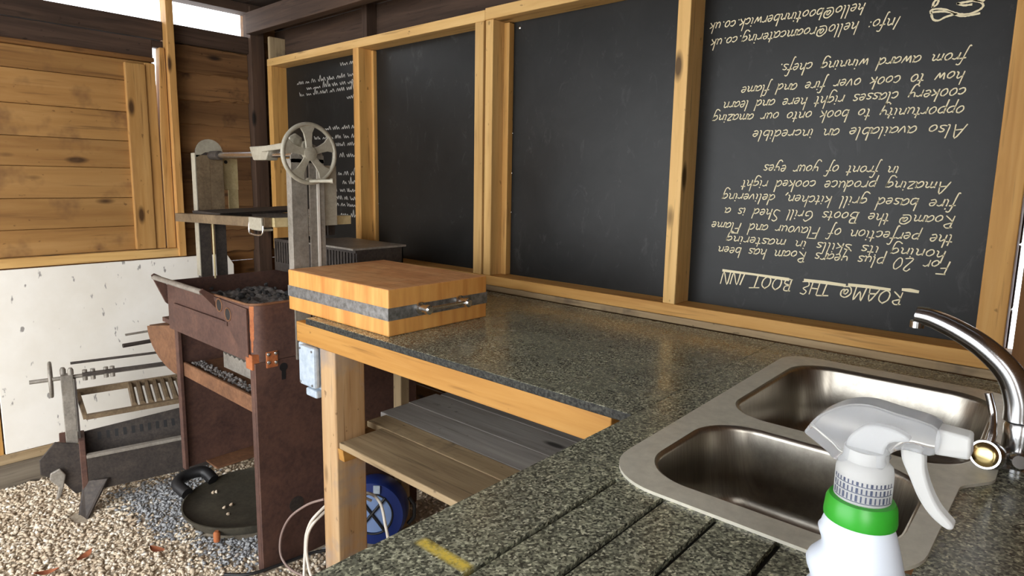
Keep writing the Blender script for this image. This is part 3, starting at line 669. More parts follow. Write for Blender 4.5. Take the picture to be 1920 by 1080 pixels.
g = G(); g.lathe([(.0195, 0), (.0205, .001), (.0205, .0225), (.0195, .028), (.016, .0315), (.0155, .041)], (BX, BY, 1.1358), (0, 0, 1), 40); nk = g.build('neck_cap', 'clear2', sb, smooth=40)
g = G()
for row, (za, zb) in enumerate(((1.1395, 1.1445), (1.1465, 1.1505), (1.1525, 1.1555))):
    for k in range(15):
        w = R(215+k*9.2); dw = R(1.5 if (k*7+row*3) % 3 else 2.4)
        q = [(BX+.0208*math.cos(a), BY+.0208*math.sin(a)) for a in (w-dw, w+dw)]
        g.add([(*q[0], za), (*q[1], za), (*q[1], zb), (*q[0], zb)], [(0, 1, 2, 3)])
for zz in (1.1385, 1.1457, 1.1517):
    a0 = 214
    for k in range(15):
        q = [(BX+.0207*math.cos(R(a)), BY+.0207*math.sin(R(a))) for a in (a0+k*9.2, a0+k*9.2+9.2)]
        g.add([(*q[0], zz), (*q[1], zz), (*q[1], zz+.0006), (*q[0], zz+.0006)], [(0, 1, 2, 3)])
g.build('neck_lines', 'print', nk)
def profile_body(name, mat, pts, hw, parent, k=4, taper=None, bev=.003):
    out = [(p.x, p.y) for p in smoothline([(a, b, 0) for a, b in pts+[pts[0]]], k)][:-1] if k > 1 else pts
    g = G(); g.prism(out, 1, BY-hw, BY+hw); return g.build(name, mat, parent, smooth=40, bevel=bev)
Z0 = 1.0
hd = profile_body('spray_head', 'clear', [(-.1475, 1.180), (-.138, 1.196), (-.122, 1.209), (-.105, 1.2145), (-.085, 1.213), (-.058, 1.2085), (-.058, 1.188), (-.078, 1.186), (-.088, 1.176), (-.090, 1.166), (-.120, 1.164), (-.130, 1.170)], .0125, sb, 5, bev=.004)
profile_body('pump_core', 'clear2', [(-.116, 1.165), (-.116, 1.182), (-.104, 1.196), (-.086, 1.198), (-.074, 1.192), (-.088, 1.186), (-.094, 1.166)], .0055, hd, 4, bev=.002)
profile_body('nozzle', 'clear2', [(-.0585, 1.2075), (-.038, 1.2065), (-.037, 1.190), (-.0585, 1.1875)], .0095, hd, 1, bev=.002)
profile_body('trigger', 'clear2', [(-.080, 1.186), (-.066, 1.187), (-.063, 1.172), (-.058, 1.158), (-.051, 1.146), (-.042, 1.137), (-.0455, 1.133), (-.056, 1.139), (-.065, 1.150), (-.072, 1.164), (-.078, 1.176)], .0065, hd, 4, bev=.002)

# ------------------------------------------------------------------ charcoal grill
gr = thing('charcoal_grill', 'tall rusty charcoal grill with a hand wheel and raised grate between two uprights', 'grill', (-2.5, 1.4, -.08))
GXR, GXL, GY0, GY1, GT, GBm = -2.12, -2.885, 1.02, 1.77, .925, .716
# firebox: an open tray with rounded front right corner
outer = [(GXL, GY1), (GXL, GY0)] + [(GXR-.05+.05*math.sin(a), GY0+.05-.05*math.cos(a)) for a in np.linspace(0, math.pi/2, 9)] + [(GXR, GY1)]
inner = [(GXL+.006, GY1-.006), (GXL+.006, GY0+.006)] + [(GXR-.05+.044*math.sin(a), GY0+.05-.044*math.cos(a)) for a in np.linspace(0, math.pi/2, 9)] + [(GXR-.006, GY1-.006)]
g = G(); n = len(outer); vs = [(x, y, GBm) for x, y in outer]+[(x, y, GT) for x, y in outer]+[(x, y, GT) for x, y in inner]+[(x, y, GBm+.012) for x, y in inner]
fs = []
for i in range(n):
    j = (i+1) % n; fs += [(i, j, n+j, n+i), (n+i, n+j, 2*n+j, 2*n+i), (2*n+i, 2*n+j, 3*n+j, 3*n+i)]
fs += [tuple(range(n))[::-1], tuple(range(3*n, 4*n))]
g.add(vs, fs); fb = g.build('firebox', 'rust', gr, smooth=40)
g = G(); g.tube([(x, y, GT+.001) for x, y in outer[1:]], .005, 8); g.build('rim', 'rust_light', fb, smooth=50)
g = G(); g.prism([(-2.425, .921), (-2.15, .912), (-2.15, .735), (-2.19, .735)], 1, GY0-.006, GY0-.0005)
ga = g.build('gusset_plate', 'rust', fb)
for x, z in ((-2.365, .895), (-2.295, .870)):
    g = G(); g.lathe([(.022, 0), (.022, .0012)], (x, GY0-.0058, z), (0, -1, 0), 24); g.build('gusset_hole', 'black', ga)
    g = G(); g.ring((x, GY0-.007, z), (0, 1, 0), .024, .0025, 26, 6); g.build('hole_rim', 'rust_light', ga)
g = G(); g.box(-2.80, -2.30, GY0-.010, GY0-.0005, .825, .840); g.build('front_rib', 'rust', fb)
g = G(); g.box(-2.176, -2.128, GY0-.004, GY0+.03, .690, .745); g.box(-2.128, -2.1165, GY0+.045, GY0+.09, .69, .75)
tb_ = g.build('corner_tab', 'rust_orange', fb, bevel=.003)
for y, z in ((.052, .742), (.08, .742), (.052, .712), (.08, .708)):
    g = G(); g.lathe([(.007, 0), (.007, .004), (.003, .007)], (GXR+.0035, GY0+y, z), (1, 0, 0), 12); g.build('bolt', 'bright_steel', tb_, smooth=40)
# orange rust streak is a run of rust on the rounded corner
g = G(); rows = 14; wv = np.random.default_rng(2)
c0, wd = .55, .16; vs = []
for i in range(rows):
    c0 += wv.normal(0, .012); hw = wd*(1-.5*(i/(rows-1) < .3))*wv.uniform(.75, 1.15)
    for k in range(5):
        t = c0+hw*(k-2)/2; vs.append((GXR-.05+.0504*math.sin(t), GY0+.05-.0504*math.cos(t), .752+.168*i/(rows-1)))
g.add(vs, [(i*5+k, i*5+k+1, i*5+k+6, i*5+k+5) for i in range(rows-1) for k in range(4)]); g.build('rust_streak', 'rust_orange', fb, smooth=60)
# front rail on its two brackets
g = G(); g.tube([(-2.90, .975, .943), (-2.415, .975, .941)], .011, 14); fr = g.build('front_rail', 'steel', gr, smooth=40)
g = G()
g.prism([(.962, .952), (.975, .960), (1.0, .945), (1.022, .905), (1.022, .82), (1.012, .83)], 0, -2.898, -2.889); g.build('rail_bracket', 'rust', fr, bevel=.002)
g = G(); g.prism([(.962, .945), (.975, .956), (1.02, .925), (1.02, .875)], 0, -2.418, -2.410); g.build('rail_bracket', 'rust', fr, bevel=.002)
# lower body
def panel_side(x0, x1, zb, name):
    g = G(); g.box(x0, x1, GY0+.004, GY1-.01, zb, GBm-.002); return g.build(name, 'rust', gr, bevel=.002)
rp = panel_side(GXR-.012, GXR-.001, -.10, 'side_panel')
g = G(); g.box(GXR-.040, GXR-.012, GY0+.003, GY0+.02, -.10, GBm-.002); g.build('front_flange', 'rust', rp, bevel=.003)
g = G(); g.lathe([(.016, 0), (.016, .0015)], (GXR-.001, 1.131, .682), (1, 0, 0), 20); g.prism([(1.122, .635), (1.138, .635), (1.139, .680), (1.124, .680)], 0, GXR-.001, GXR+.0005); g.build('keyhole', 'black', rp)
g = G(); g.lathe([(.03, 0), (.03, .0012)], (GXR-.001, 1.165, .13), (1, 0, 0), 20); g.build('knockout', 'iron', rp)
lp_ = panel_side(-2.845, -2.834, .085, 'side_panel')
g = G(); g.box(-2.845, -2.812, GY0+.003, GY0+.02, .085, GBm-.002); g.build('front_flange', 'rust', lp_, bevel=.003)
g = G(); g.box(-2.833, -2.72, GY0+.10, GY1-.012, .086, .094); g.build('bottom_flange', 'rust_light', lp_, bevel=.002)
g = G(); g.box(-2.845, -2.80, 1.62, 1.72, -.12, .084); g.build('foot', 'rust', lp_)
g = G(); g.box(-2.832, GXR-.014, GY1-.03, GY1-.022, .10, GBm-.003); g.build('back_panel', 'rust', gr)
# ash tray with lip, loose fire bar
g = G(); g.box(-2.833, GXR-.013, GY0+.03, 1.50, .548, .556); at_ = g.build('ash_tray', 'rust_light', gr)
g = G(); g.box(-2.833, GXR-.013, GY0+.022, GY0+.036, .510, .572); g.build('tray_lip', 'rust_light', at_, bevel=.004)
pts = [(-2.62, .575), (-2.15, .575)]+[(-2.15-.47*i/23, .632+(.010 if i % 2 else 0)) for i in range(24)]
g = G(); g.prism(pts, 1, 1.13, 1.142); g.box(-2.62, -2.15, 1.142, 1.20, .5765, .584); g.build('serrated_bar', 'steel', gr)
# fire basket at the back with slotted front
g = G(); bxl, bxr, byf, byb, bzt = -2.86, -2.19, 1.50, 1.745, 1.082
def slotted(g, x0, x1, y0, y1, z0, z1, n):
    w = (x1-x0)/n
    g.box(x0, x1, y0, y1, z1-.014, z1); g.box(x0, x1, y0, y1, z0, z0+.04)
    for i in range(n): g.box(x0+i*w, x0+(i+.55)*w, y0, y1, z0+.04, z1-.014)
slotted(g, bxl, bxr, byf, byf+.006, .93, bzt, 30)
g.box(bxr-.006, bxr, byf+.006, byb, .93, bzt); g.box(bxl, bxl+.006, byf+.006, byb, .93, bzt); g.box(bxl, bxr, byb-.006, byb, .93, bzt)
fk = g.build('fire_basket', 'iron', gr)
g = G(); g.box(-2.62, bxr+.012, byf-.02, byb+.008, bzt, bzt+.008); g.build('basket_lid', 'steel', fk)
# uprights: two-strip channels with a slot
def upright(x, y0, y1, zt, name, s0, s1, mat='steel', sl=.009):
    m = (y0+y1)/2
    g = G(); g.box(x-.006, x, y0, m-sl, .70, zt-.045); g.box(x-.006, x, m+sl, y1, .70, zt-.045)
    cap = [(y0, zt-.06), (y1, zt-.06)]+[(m+(y1-y0)/2*math.cos(a), zt-(y1-y0)/2+(y1-y0)/2*math.sin(a)) for a in np.linspace(0, math.pi, 13)]
    g.prism(cap, 0, x-.0065, x+.0003)
    g.box(x-.035, x-.006, y0, y0+.006, .70, zt-.06); g.box(x-.035, x-.006, y1-.006, y1, .70, zt-.06)
    return g.build(name, mat, gr, bevel=.0015)
ul = upright(-2.888, 1.168, 1.286, 1.532, 'upright', 0, 0, 'iron')
g = G(); g.box(-2.8878, -2.8855, 1.169, 1.226, 1.215, 1.462); g.box(-2.8878, -2.8855, 1.2275, 1.285, 1.215, 1.462); g.build('cover_plate', 'brown_steel', ul)
g = G(); g.prism([(1.168, 1.45), (1.21, 1.475), (1.235, 1.475), (1.284, 1.46)]+[(1.227+.059*math.cos(a), 1.473+.059*math.sin(a)) for a in np.linspace(0, math.pi, 13)], 0, -2.8875, -2.8855); g.build('upright_cap', 'paint_grey', ul)
g = G(); g.box(-2.925, -2.886, 1.164, 1.1675, .93, 1.47); g.build('upright_edge', 'paint_grey', ul)
ur = upright(-2.112, 1.182, 1.315, 1.50, 'upright', 0, 0, 'steel', .005)
g = G(); g.box(-2.112, -2.1085, 1.282, 1.292, .93, 1.44); g.build('bright_edge', 'near_white_edge', ur)
g = G(); g.box(-2.13, -2.124, 1.318, 1.375, 1.195, 1.42); g.build('side_plate', 'paint_grey', ur, bevel=.001)
g = G(); g.box(-2.935, -2.931, 1.30, 1.372, 1.31, 1.452); g.box(-2.938, -2.935, 1.325, 1.372, 1.22, 1.312); pl_ = g.build('side_plate', 'cream_metal', ul, bevel=.001)
g = G(); g.lathe([(.008, 0), (.008, .001)], (-2.931, 1.318, 1.436), (1, 0, 0), 14); g.build('plate_hole', 'black', pl_)
# lifting wires in the slots
for x, y, z0, z1, m in ((-2.876, 1.222, .915, 1.17, 'cream_metal'), (-2.1155, 1.2485, 1.16, 1.26, 'bright_steel')):
    g = G(); g.tube([(x, y, z0), (x, y, z1)], .0045 if x < -2.5 else .0028, 8); g.build('lifting_rod', m, gr, smooth=40)
# cross shaft, ratchet, hand wheel with crank
g = G(); g.tube([(-2.90, 1.235, 1.462), (-2.065, 1.225, 1.458)], .012, 16); sf = g.build('cross_shaft', 'bright_steel', gr, smooth=40)
g = G(); g.tube([(-2.884, 1.2355, 1.462), (-2.80, 1.2345, 1.4617)], .019, 16); g.build('shaft_sleeve', 'iron', sf, smooth=40)
g = G(); g.prism([(-2.47, 1.490), (-2.30, 1.492), (-2.34, 1.437), (-2.44, 1.437)], 1, 1.205, 1.255); g.build('ratchet_block', 'paint_grey', sf, bevel=.004)
g = G(); g.prism([(-2.34, 1.488), (-2.14, 1.500), (-2.14, 1.478), (-2.34, 1.468)], 1, 1.19, 1.20); g.build('ratchet_arm', 'paint_grey', sf, bevel=.002)
WC = Vector((-2.055, 1.223, 1.458))
g = G(); g.ring(WC, (1, 0, 0), .102, .008, 56, 10); wh = g.build('hand_wheel', 'paint_grey', gr, smooth=60)
g = G(); g.lathe([(.024, -.012), (.024, .010), (.012, .014)], WC, (1, 0, 0), 24); g.build('wheel_hub', 'paint_grey', wh, smooth=40)
for k in range(5):
    a = R(90+72*k+4); ca, sa = math.cos(a), math.sin(a); pa, pb = -sa, ca
    q = []
    for rr, w in ((.012, .012), (.045, .0125), (.072, .017), (.099, .033)):
        q.append((rr, w))
    P = [(WC.y+r*ca+w*pa, WC.z+r*sa+w*pb) for r, w in q]+[(WC.y+r*ca-w*pa, WC.z+r*sa-w*pb) for r, w in q[::-1]]
    g = G(); g.prism(P, 0, WC.x-.004, WC.x+.004); g.build('wheel_spoke', 'paint_grey', wh, bevel=.0015)
g = G(); kz = WC.z-.096; g.tube([(WC.x-.01, 1.220, kz), (WC.x+.005, 1.220, kz)], .012, 14); g.tube([(WC.x+.004, 1.220, kz), (WC.x+.075, 1.262, kz+.002)], .0065, 12); g.lathe([(.009, 0), (.009, .012)], (WC.x+.072, 1.260, kz+.002), (.86, .51, 0), 12)
g.build('crank_handle', 'paint_grey', wh, smooth=40)
g = G(); g.lathe([(.028, -.006), (.028, .006), (.014, .010)], (-2.092, 1.19, 1.50), (1, 0, 0), 6); g.lathe([(.017, -.01), (.017, .012)], (-2.088, 1.225, 1.487), (1, 0, 0), 14); g.build('ratchet_gear', 'paint_grey', gr, bevel=.002)
# raised grate frame (slightly tilted): front bar, side bars, back bar, v-bars
def tz(x): return 1.172+(x+2.95)/.8*.022
def bar(g, a, b, w, h):
    (x0, y0), (x1, y1) = a, b
    if abs(x1-x0) > abs(y1-y0): o = (0, w/2)
    else: o = (w/2, 0)
    P = [(x0-o[0], y0-o[1]), (x0+o[0], y0+o[1]), (x1+o[0], y1+o[1]), (x1-o[0], y1-o[1])]
    g.hexa([(x, y, tz(x)) for x, y in P], [(x, y, tz(x)+h) for x, y in P])
g = G(); bar(g, (-2.97, 1.115), (-2.165, 1.115), .030, .036); gf = g.build('grate_frame', 'brown_steel', gr, bevel=.002)
g = G(); bar(g, (-2.163, 1.131), (-2.163, 1.455), .026, .034); g.build('frame_side', 'cream_metal', gf, bevel=.002)
g = G(); bar(g, (-2.955, 1.131), (-2.955, 1.455), .026, .034); g.build('frame_side', 'iron', gf, bevel=.002)
g = G(); bar(g, (-2.94, 1.445), (-2.178, 1.445), .022, .034); g.build('frame_back', 'iron', gf, bevel=.002)
g = G()
for i in range(16):
    y = 1.145+i*.0185; bar(g, (-2.60, y), (-2.178, y), .011, .012)
for i in range(8): x = -2.235-.035*i; g.box(x, x+.006, 1.40, 1.43, tz(x)-.045, tz(x)-.002)
g.build('grate_bars', 'iron', gf)
g = G(); g.box(-2.262, -2.166, 1.090, 1.0985, tz(-2.2)-.008, tz(-2.2)+.036); g.box(-2.262, -2.166, 1.0985, 1.135, tz(-2.2)-.012, tz(-2.2)-.004); cl = g.build('corner_clip', 'paint_grey', gf, bevel=.002)
g = G(); g.tube(smoothline([(-2.262, 1.094, 1.215), (-2.262, 1.092, 1.176), (-2.24, 1.092, 1.166), (-2.18, 1.092, 1.166), (-2.160, 1.092, 1.178), (-2.160, 1.094, 1.20)], 5), .0035, 8); g.build('wire_loop', 'bright_steel', cl, smooth=50)
g = G(); g.hexa([(-2.86, 1.135, 1.206), (-2.60, 1.135, 1.214), (-2.60, 1.62, 1.222), (-2.86, 1.62, 1.222)], [(-2.87, 1.133, 1.222), (-2.59, 1.133, 1.224), (-2.59, 1.63, 1.236), (-2.87, 1.63, 1.236)]); g.build('griddle_plate', 'iron', gr, bevel=.002)
# left wing plate
g = G(); arc = [(-3.27+.36*(1-math.cos(a)), .655-.17*math.sin(a)) for a in np.linspace(0, math.pi/2*.9, 9)]
g.prism([(-2.905, .72), (-3.27, .655)]+arc[1:]+[(-2.905, .49)], 1, 1.055, 1.061)
g.box(-3.26, -2.905, 1.062, 1.20, .655, .661); g.box(-3.36, -2.905, 1.201, 1.207, .55, .70); wg = g.build('side_wing', 'rust_light', gr, bevel=.0015)
g = G(); g.tube([(-3.33, .978, .613), (-3.33, 1.2005, .617)], .0055, 10); g.build('skewer', 'steel', wg, smooth=40)
g = G(); g.tube([(-3.33, .964, .562), (-3.33, 1.2005, .565)], .010, 10); g.build('skewer', 'iron', wg, smooth=40)
g = G(); g.tube(smoothline([(-2.93, 1.048, .725), (-2.925, 1.045, .76), (-2.915, 1.05, .80)], 5), .011, 10); g.box(-3.05, -2.93, 1.05, 1.12, .715, .735); g.build('wing_bracket', 'rust', wg)
# ash and charcoal in the firebox
g = G(); nx, ny = 40, 34; rs = np.random.default_rng(9)
X = np.linspace(GXL+.012, GXR-.040, nx); Y = np.linspace(GY0+.018, byf-.05, ny)
Zn = rs.normal(0, .004, (ny, nx)); Zn = Zn+np.roll(Zn, 1, 0)+np.roll(Zn, 1, 1)
vs = [(X[i]-max(0, .03-(Y[j]-Y[0]))*(X[i] > GXR-.08), Y[j], .850+.035*math.exp(-((X[i]+2.25)**2+(Y[j]-1.2)**2)/.05)+Zn[j, i]) for j in range(ny) for i in range(nx)]
g.add(vs, [(j*nx+i, j*nx+i+1, (j+1)*nx+i+1, (j+1)*nx+i) for j in range(ny-1) for i in range(nx-1)])
g.add([(X[0], Y[0], .80), (X[-1], Y[0], .80), (X[-1], Y[-1], .80), (X[0], Y[-1], .80)], [(3, 2, 1, 0)])
tag(g.build('ash', 'ash', smooth=60), 'dark ash bed lying in the grill firebox', 'ash', None, 'stuff')
g = G()
for i in range(34):
    c = Vector((rs.uniform(GXL+.05, GXR-.07), rs.uniform(GY0+.05, byf-.09), 0)); c.z = .878+.035*math.exp(-((c.x+2.25)**2+(c.y-1.2)**2)/.05); s_ = rs.uniform(.006, .013)
    g.add([c+Vector(p)*s_*rs.uniform(.7, 1.3) for p in ICO], [tuple(f) for f in IF])
tag(g.build('charcoal', 'charcoal'), 'charcoal lumps scattered over the ash in the firebox', 'charcoal', None, 'stuff')
# grey ash on the tray
g = G()
for i in range(160):
    c = Vector((rs.uniform(-2.80, -2.2), rs.uniform(1.07, 1.115), .566)); s_ = rs.uniform(.004, .008)
    g.add([c+Vector(p)*s_*rs.uniform(.6, 1.3) for p in ICO], [tuple(f) for f in IF])
tag(g.build('ash_crumbs', 'ash'), 'grey ash crumbs on the tray inside the grill', 'ash', None, 'stuff')

# round iron pan on the ground under the grill
pn = thing('fire_pan', 'shallow round black iron pan lying on the gravel under the grill', 'pan', (-2.60, 1.22, -.08))
g = G(); g.lathe([(.20, 0), (.255, .006), (.278, .038), (.280, .050), (.274, .051), (.262, .040), (.20, .034), (.001, .032)], (-2.60, 1.215, -.075), (0, 0, 1), 56); g.build('dish', 'pan', pn, smooth=40)
g = G(); g.tube(smoothline([(-2.80, 1.02, -.02), (-2.88, 1.01, .0), (-2.915, 1.06, .012), (-2.90, 1.13, .012), (-2.84, 1.15, -.015)], 6), .026, 12); g.build('handle', 'black', pn, smooth=60)
g = G(); g.lathe([(.013, 0), (.013, .035), (.008, .042)], (-2.43, .986, -.075), (0, 0, 1), 12); g.build('stub', 'rust_orange', pn, smooth=40)
for i in range(7):
    q = rs.uniform(-.16, .16, 2); g = G(); c = Vector((-2.62+q[0], 1.19+q[1], -.037)); g.add([c+Vector(p)*.008*rs.uniform(.7, 1.3) for p in ICO], [tuple(f) for f in IF])
    tag(g.build('stone_chip', 'stone'), 'small pale stone chip lying in the black pan', 'stone', 'stone chips in the pan')

# ------------------------------------------------------------------ spare grill leaning by the left wall
sg = thing('rotisserie_grill', 'low dark metal rotisserie grill with small wheel standing against the white panel', 'grill', (-3.27, .715, -.11), None, -R(13))
def L(g, name, mat, parent=sg, **k): return g.build(name, mat, parent, local=True, **k)
Z = .11   # local z of world 0
g = G(); g.box(-.022, .022, -.02, .026, .17+Z, .49+Z); up_ = L(g, 'upright', 'steel', bevel=.003)
g = G(); g.box(-.024, .024, .027, .036, .10+Z, .47+Z); L(g, 'upright_edge', 'iron', up_)
g = G(); [g.lathe([(.012, 0), (.012, .02), (.007, .03)], (x, y, .49+Z), (0, 0, 1), 10) for x, y in ((-.012, -.01), (.012, .018))]; L(g, 'bolt', 'steel', up_, smooth=40)
g = G(); g.tube([(0, -.13, .475+Z), (0, 1.0, .475+Z)], .009, 12); ax = L(g, 'spit_axle', 'steel', smooth=40)
g = G(); g.box(.004, .022, .06, 1.0, .475+Z, .490+Z); L(g, 'spit_bar', 'iron', ax)
g = G(); [g.tube([(0, y, .452+Z), (0, y, .50+Z)], .010, 10) for y in (.07, .10, .15, .175)]; L(g, 'spit_clamp', 'steel', ax, smooth=40)
g = G(); g.tube([(-.03, .02, .53+Z), (-.03, 1.0, .53+Z)], .006, 10); L(g, 'top_rod', 'iron', smooth=40)
g = G(); g.ring((0, -.055, .475+Z), (0, 1, 0), .074, .007, 36, 8); wl_ = L(g, 'hand_wheel', 'steel', ax, smooth=50)
g = G()
for k in range(3):
    a = R(90+120*k); g.tube([(0, -.055, .475+Z), (.074*math.cos(a), -.055, 0.475+.074*math.sin(a)+Z)], .006, 8)
g.build('wheel_spoke', 'steel', ax, smooth=40, local=True)
# sloping grate tray: open frame at the near end, v-bars further along
g = G()
def seg(p, q, w=.012, h=.02): g.hexa([(p[0]-w, p[1], p[2]), (p[0]+w, p[1], p[2]), (q[0]+w, q[1], q[2]), (q[0]-w, q[1], q[2])], [(p[0]-w, p[1], p[2]+h), (p[0]+w, p[1], p[2]+h), (q[0]+w, q[1], q[2]+h), (q[0]-w, q[1], q[2]+h)])
seg((-.10, .03, .355+Z), (-.10, 1.0, .365+Z), .006, .03); seg((.10, .06, .302+Z), (.10, 1.0, .315+Z))
g.hexa([(-.10, .03, .355+Z), (.10, .05, .302+Z), (.10, .066, .302+Z), (-.10, .046, .355+Z)], [(-.10, .03, .375+Z), (.10, .05, .322+Z), (.10, .066, .322+Z), (-.10, .046, .375+Z)])
gt_ = L(g, 'grate_frame', 'brown_steel')
g = G()
for i in range(22):
    y = .235+i*.034; g.hexa([(-.10, y, .360+Z), (.088, y, .322+Z), (.088, y+.026, .322+Z), (-.10, y+.026, .360+Z)], [(-.10, y+.004, .386+Z), (.088, y+.004, .340+Z), (.088, y+.016, .340+Z), (-.10, y+.016, .386+Z)])
L(g, 'grate_bars', 'brown_steel', gt_)
# trough: slotted back plate, front plate, end plate
g = G(); slots = 13
g.hexa([(-.02, .05, .08+Z), (-.012, .05, .08+Z), (-.012, 1.0, .08+Z), (-.02, 1.0, .08+Z)], [(-.0695, .05, .190+Z), (-.0615, .05, .190+Z), (-.0939, 1.0, .262+Z), (-.1019, 1.0, .262+Z)])
tr_ = L(g, 'back_plate', 'iron')
for i in range(slots):
    y = .10+i*.034; t1 = (y-.05)/.95
    def bp(zf): 
        return -.012-.45*(zf-.08)+.0012
    g = G(); g.hexa([(bp(.148)-.0004, y, .148+Z), (bp(.148), y, .148+Z), (bp(.148), y+.014, .148+Z), (bp(.148)-.0004, y+.014, .148+Z)], [(bp(.180)-.0004, y, .180+Z), (bp(.180), y, .180+Z), (bp(.180), y+.014, .180+Z), (bp(.180)-.0004, y+.014, .180+Z)])
    L(g, 'slot', 'black', tr_)
g = G(); g.box(.10, .108, .05, 1.0, -.03+Z, .125+Z); fp = L(g, 'front_plate', 'iron')
g = G(); g.box(.085, .115, .05, 1.0, .125+Z, .140+Z); L(g, 'front_rail', 'steel', fp, bevel=.002)
g = G(); g.prism([(-.10, .09+Z), (-.06, .20+Z), (.05, .19+Z), (.108, .14+Z), (.108, -.06+Z), (.02, -.04+Z), (-.06, .03+Z)], 1, .026, .05); L(g, 'end_plate', 'rust', bevel=.003)
g = G(); g.prism([(-.13, .12+Z), (-.08, .20+Z), (.02, .16+Z), (.02, .04+Z), (-.08, .05+Z)], 1, -.045, -.02); L(g, 'hinge_plate', 'rust', bevel=.003)
g = G(); g.hexa([(.115, .0, -.14+Z), (.125, .0, -.14+Z), (.20, .02, -.14+Z), (.19, .03, -.14+Z)], [(.09, .03, .02+Z), (.10, .03, .02+Z), (.13, .12, .02+Z), (.12, .13, .02+Z)]); L(g, 'foot', 'iron', bevel=.002)
g = G(); g.box(-.05, .02, .9, .96, -.02, .12+Z); L(g, 'rear_foot', 'iron')
g = G(); g.prism([(-.085, .07+Z), (-.05, .085+Z), (-.03, .05+Z), (-.04, .0+Z), (-.055, -.05+Z), (-.075, -.06+Z), (-.06, .0+Z), (-.09, .04+Z)], 0, .05, .062); L(g, 'hook_plate', 'steel', bevel=.005)
g = G(); g.prism([(-.12, .13+Z), (-.06, .20+Z), (.03, .17+Z), (.049, .06+Z), (.049, -.05+Z), (.0, -.06+Z), (-.05, .02+Z), (-.12, .06+Z)], 0, .028, .036); L(g, 'bracket_plate', 'iron', bevel=.003)
# ------------------------------------------------------------------ socket box, cables, blue drum
jb = thing('socket_box', 'pale grey weatherproof socket box on the bench post beside the grill', 'socket', (-1.92, 1.135, .63))
g = G(); g.box(-2.005, -1.858, 1.126, 1.17, .655, .803); g.build('back_box', 'grey_plastic', jb, bevel=.008)
g = G(); g.box(-1.958, -1.858, 1.100, 1.1255, .664, .806); ld = g.build('lid', 'grey_plastic', jb, bevel=.009)
g = G(); [g.lathe([(.004, 0), (.004, .002)], (x, 1.0995, z), (0, -1, 0), 10) for x in (-1.945, -1.871) for z in (.676, .794)]; g.build('screw', 'band', ld)
g = G(); g.box(-1.93, -1.862, 1.108, 1.155, .628, .656); g.build('plug_shroud', 'grey_plastic', jb, bevel=.006)
g = G(); g.tube(smoothline([(-1.84, 1.31, .19), (-1.888, 1.23, .235), (-1.90, 1.12, .19), (-1.936, 1.10, .119), (-1.955, 1.10, .026), (-1.93, 1.08, -.045), (-1.87, 1.05, -.060), (-1.80, 1.05, -.060), (-1.83, 1.07, -.045), (-1.895, 1.08, .0), (-1.925, 1.09, .08), (-1.905, 1.11, .16), (-1.888, 1.22, .215), (-1.84, 1.29, .228), (-1.755, 1.285, .225), (-1.710, 1.275, .16), (-1.695, 1.275, .10), (-1.70, 1.275, .0), (-1.74, 1.29, -.055), (-1.80, 1.40, -.060)], 8), .0055, 8)
tag(g.build('cable', 'white_cable', smooth=60), 'white cable hanging in loops around the bench post', 'cable')
g = G(); g.tube(smoothline([(-1.885, 1.14, .245), (-1.96, 1.12, .205), (-2.045, 1.10, .135), (-2.095, 1.09, .06), (-2.10, 1.08, .0), (-2.085, 1.08, -.045), (-2.02, 1.08, -.060), (-1.93, 1.10, -.062)], 8), .0045, 8)
tag(g.build('cable', 'grey_cable', smooth=60), 'thin grey brown cable curving beside the grill panel', 'cable')
g = G(); g.tube(smoothline([(-2.17, .90, -.060), (-2.105, .96, -.058), (-2.08, 1.05, -.058), (-2.06, 1.18, -.058), (-2.03, 1.24, -.058), (-2.02, 1.27, -.058)], 8), .006, 8)
tag(g.build('cable', 'black', smooth=60), 'black cable lying along the ground by the grill foot', 'cable')
dr = thing('cable_drum', 'round blue plastic drum with a pale face under the bench', 'drum', (-1.985, 1.43, -.08))
DA = Vector((.62, -.78, .06)).normalized(); DC = Vector((-1.985, 1.43, .055))
g = G(); g.lathe([(.09, -.05), (.128, -.045), (.133, -.02), (.133, .03), (.124, .045), (.085, .047), (.08, .040), (.001, .040)], DC, DA, 48); g.build('casing', 'blue', dr, smooth=40)
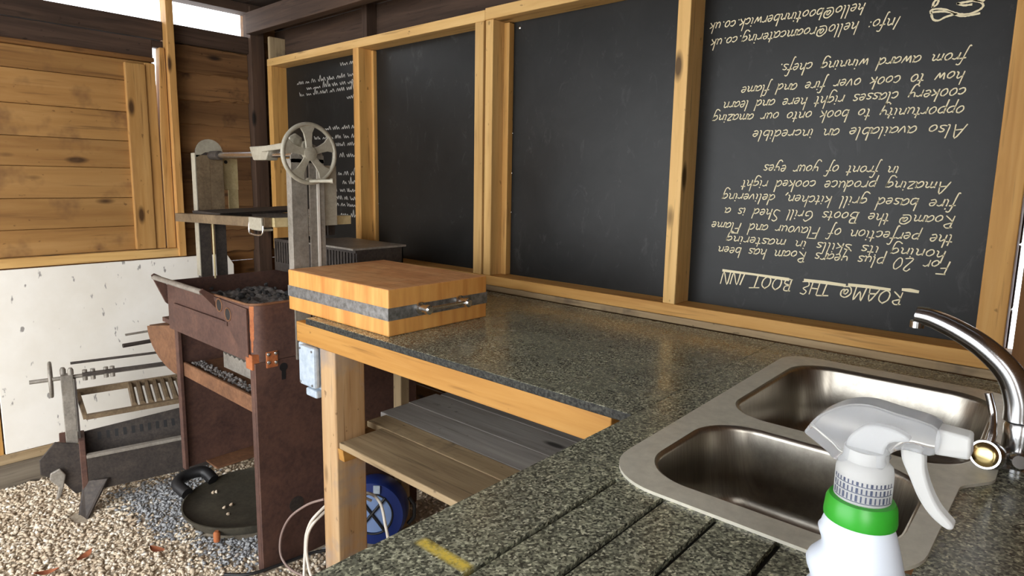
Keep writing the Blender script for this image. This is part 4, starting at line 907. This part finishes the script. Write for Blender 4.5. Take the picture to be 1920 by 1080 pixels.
g = G(); g.lathe([(.079, .0405), (.078, .043), (.001, .044)], DC, DA, 40); fc = g.build('face', 'pale_blue', dr, smooth=50)
U_ = DA.cross(Vector((0, 0, 1))).normalized(); V_ = U_.cross(DA).normalized()
if U_.x < 0: U_ = -U_
for a in (R(52), R(128)):
    d = U_*math.cos(a)+V_*math.sin(a)*(1 if V_.z > 0 else -1); g = G(); c = DC+DA*.047; g.tube([c-d*.088, c+d*.088], .006, 8); g.build('cross_bar', 'black', fc)
g = G(); g.ring(DC+DA*.046, DA, .083, .004, 40, 8); g.build('face_ring', 'black', fc, smooth=60)
g = G(); c = DC+DA*.0475+V_*(.103 if V_.z > 0 else -.103)+U_*.02; t = V_*.016; u = U_*.013; g.hexa([c-u-t, c+u-t, c+u+t, c-u+t], [p+DA*.006 for p in (c-u-t, c+u-t, c+u+t, c-u+t)]); g.build('latch', 'grey_plastic', dr)
g = G(); c = DC-DA*.01; g.tube([c+U_*.136+V_*.05, c+U_*.158+V_*.02, c+U_*.158-V_*.03, c+U_*.134-V_*.06], .008, 10); g.build('carry_handle', 'black', dr, smooth=60)

# dry leaves on the gravel
for x, y, rz in ((-2.535, .80, .4), (-2.68, .475, 1.2), (-2.70, .60, 2.2)):
    g = G(); n = 8; P = []
    for i in range(n+1):
        t = i/n; w = .016*math.sin(math.pi*min(1, t*1.02))**.8+.0005; s_ = (t-.5)*.075
        for j in (-1, 0, 1):
            xx = s_; yy_ = j*w; zz = .006*abs(j)+.010*(2*t-1)**2
            P.append((x+xx*math.cos(rz)-yy_*math.sin(rz), y+xx*math.sin(rz)+yy_*math.cos(rz), float(gz(x, y))+.010+zz))
    fs = [(i*3+j, i*3+j+1, (i+1)*3+j+1, (i+1)*3+j) for i in range(n) for j in (0, 1)]
    g.add(P, fs); tag(g.build('dry_leaf', 'leaf', smooth=60), {.4: 'curled brown dry leaf on the gravel closest to the black pan', 1.2: 'brown dry leaf on open gravel, furthest from the grill', 2.2: 'brown dry leaf on open gravel, the middle one of three'}[rz], 'leaf', 'dry leaves on the gravel')
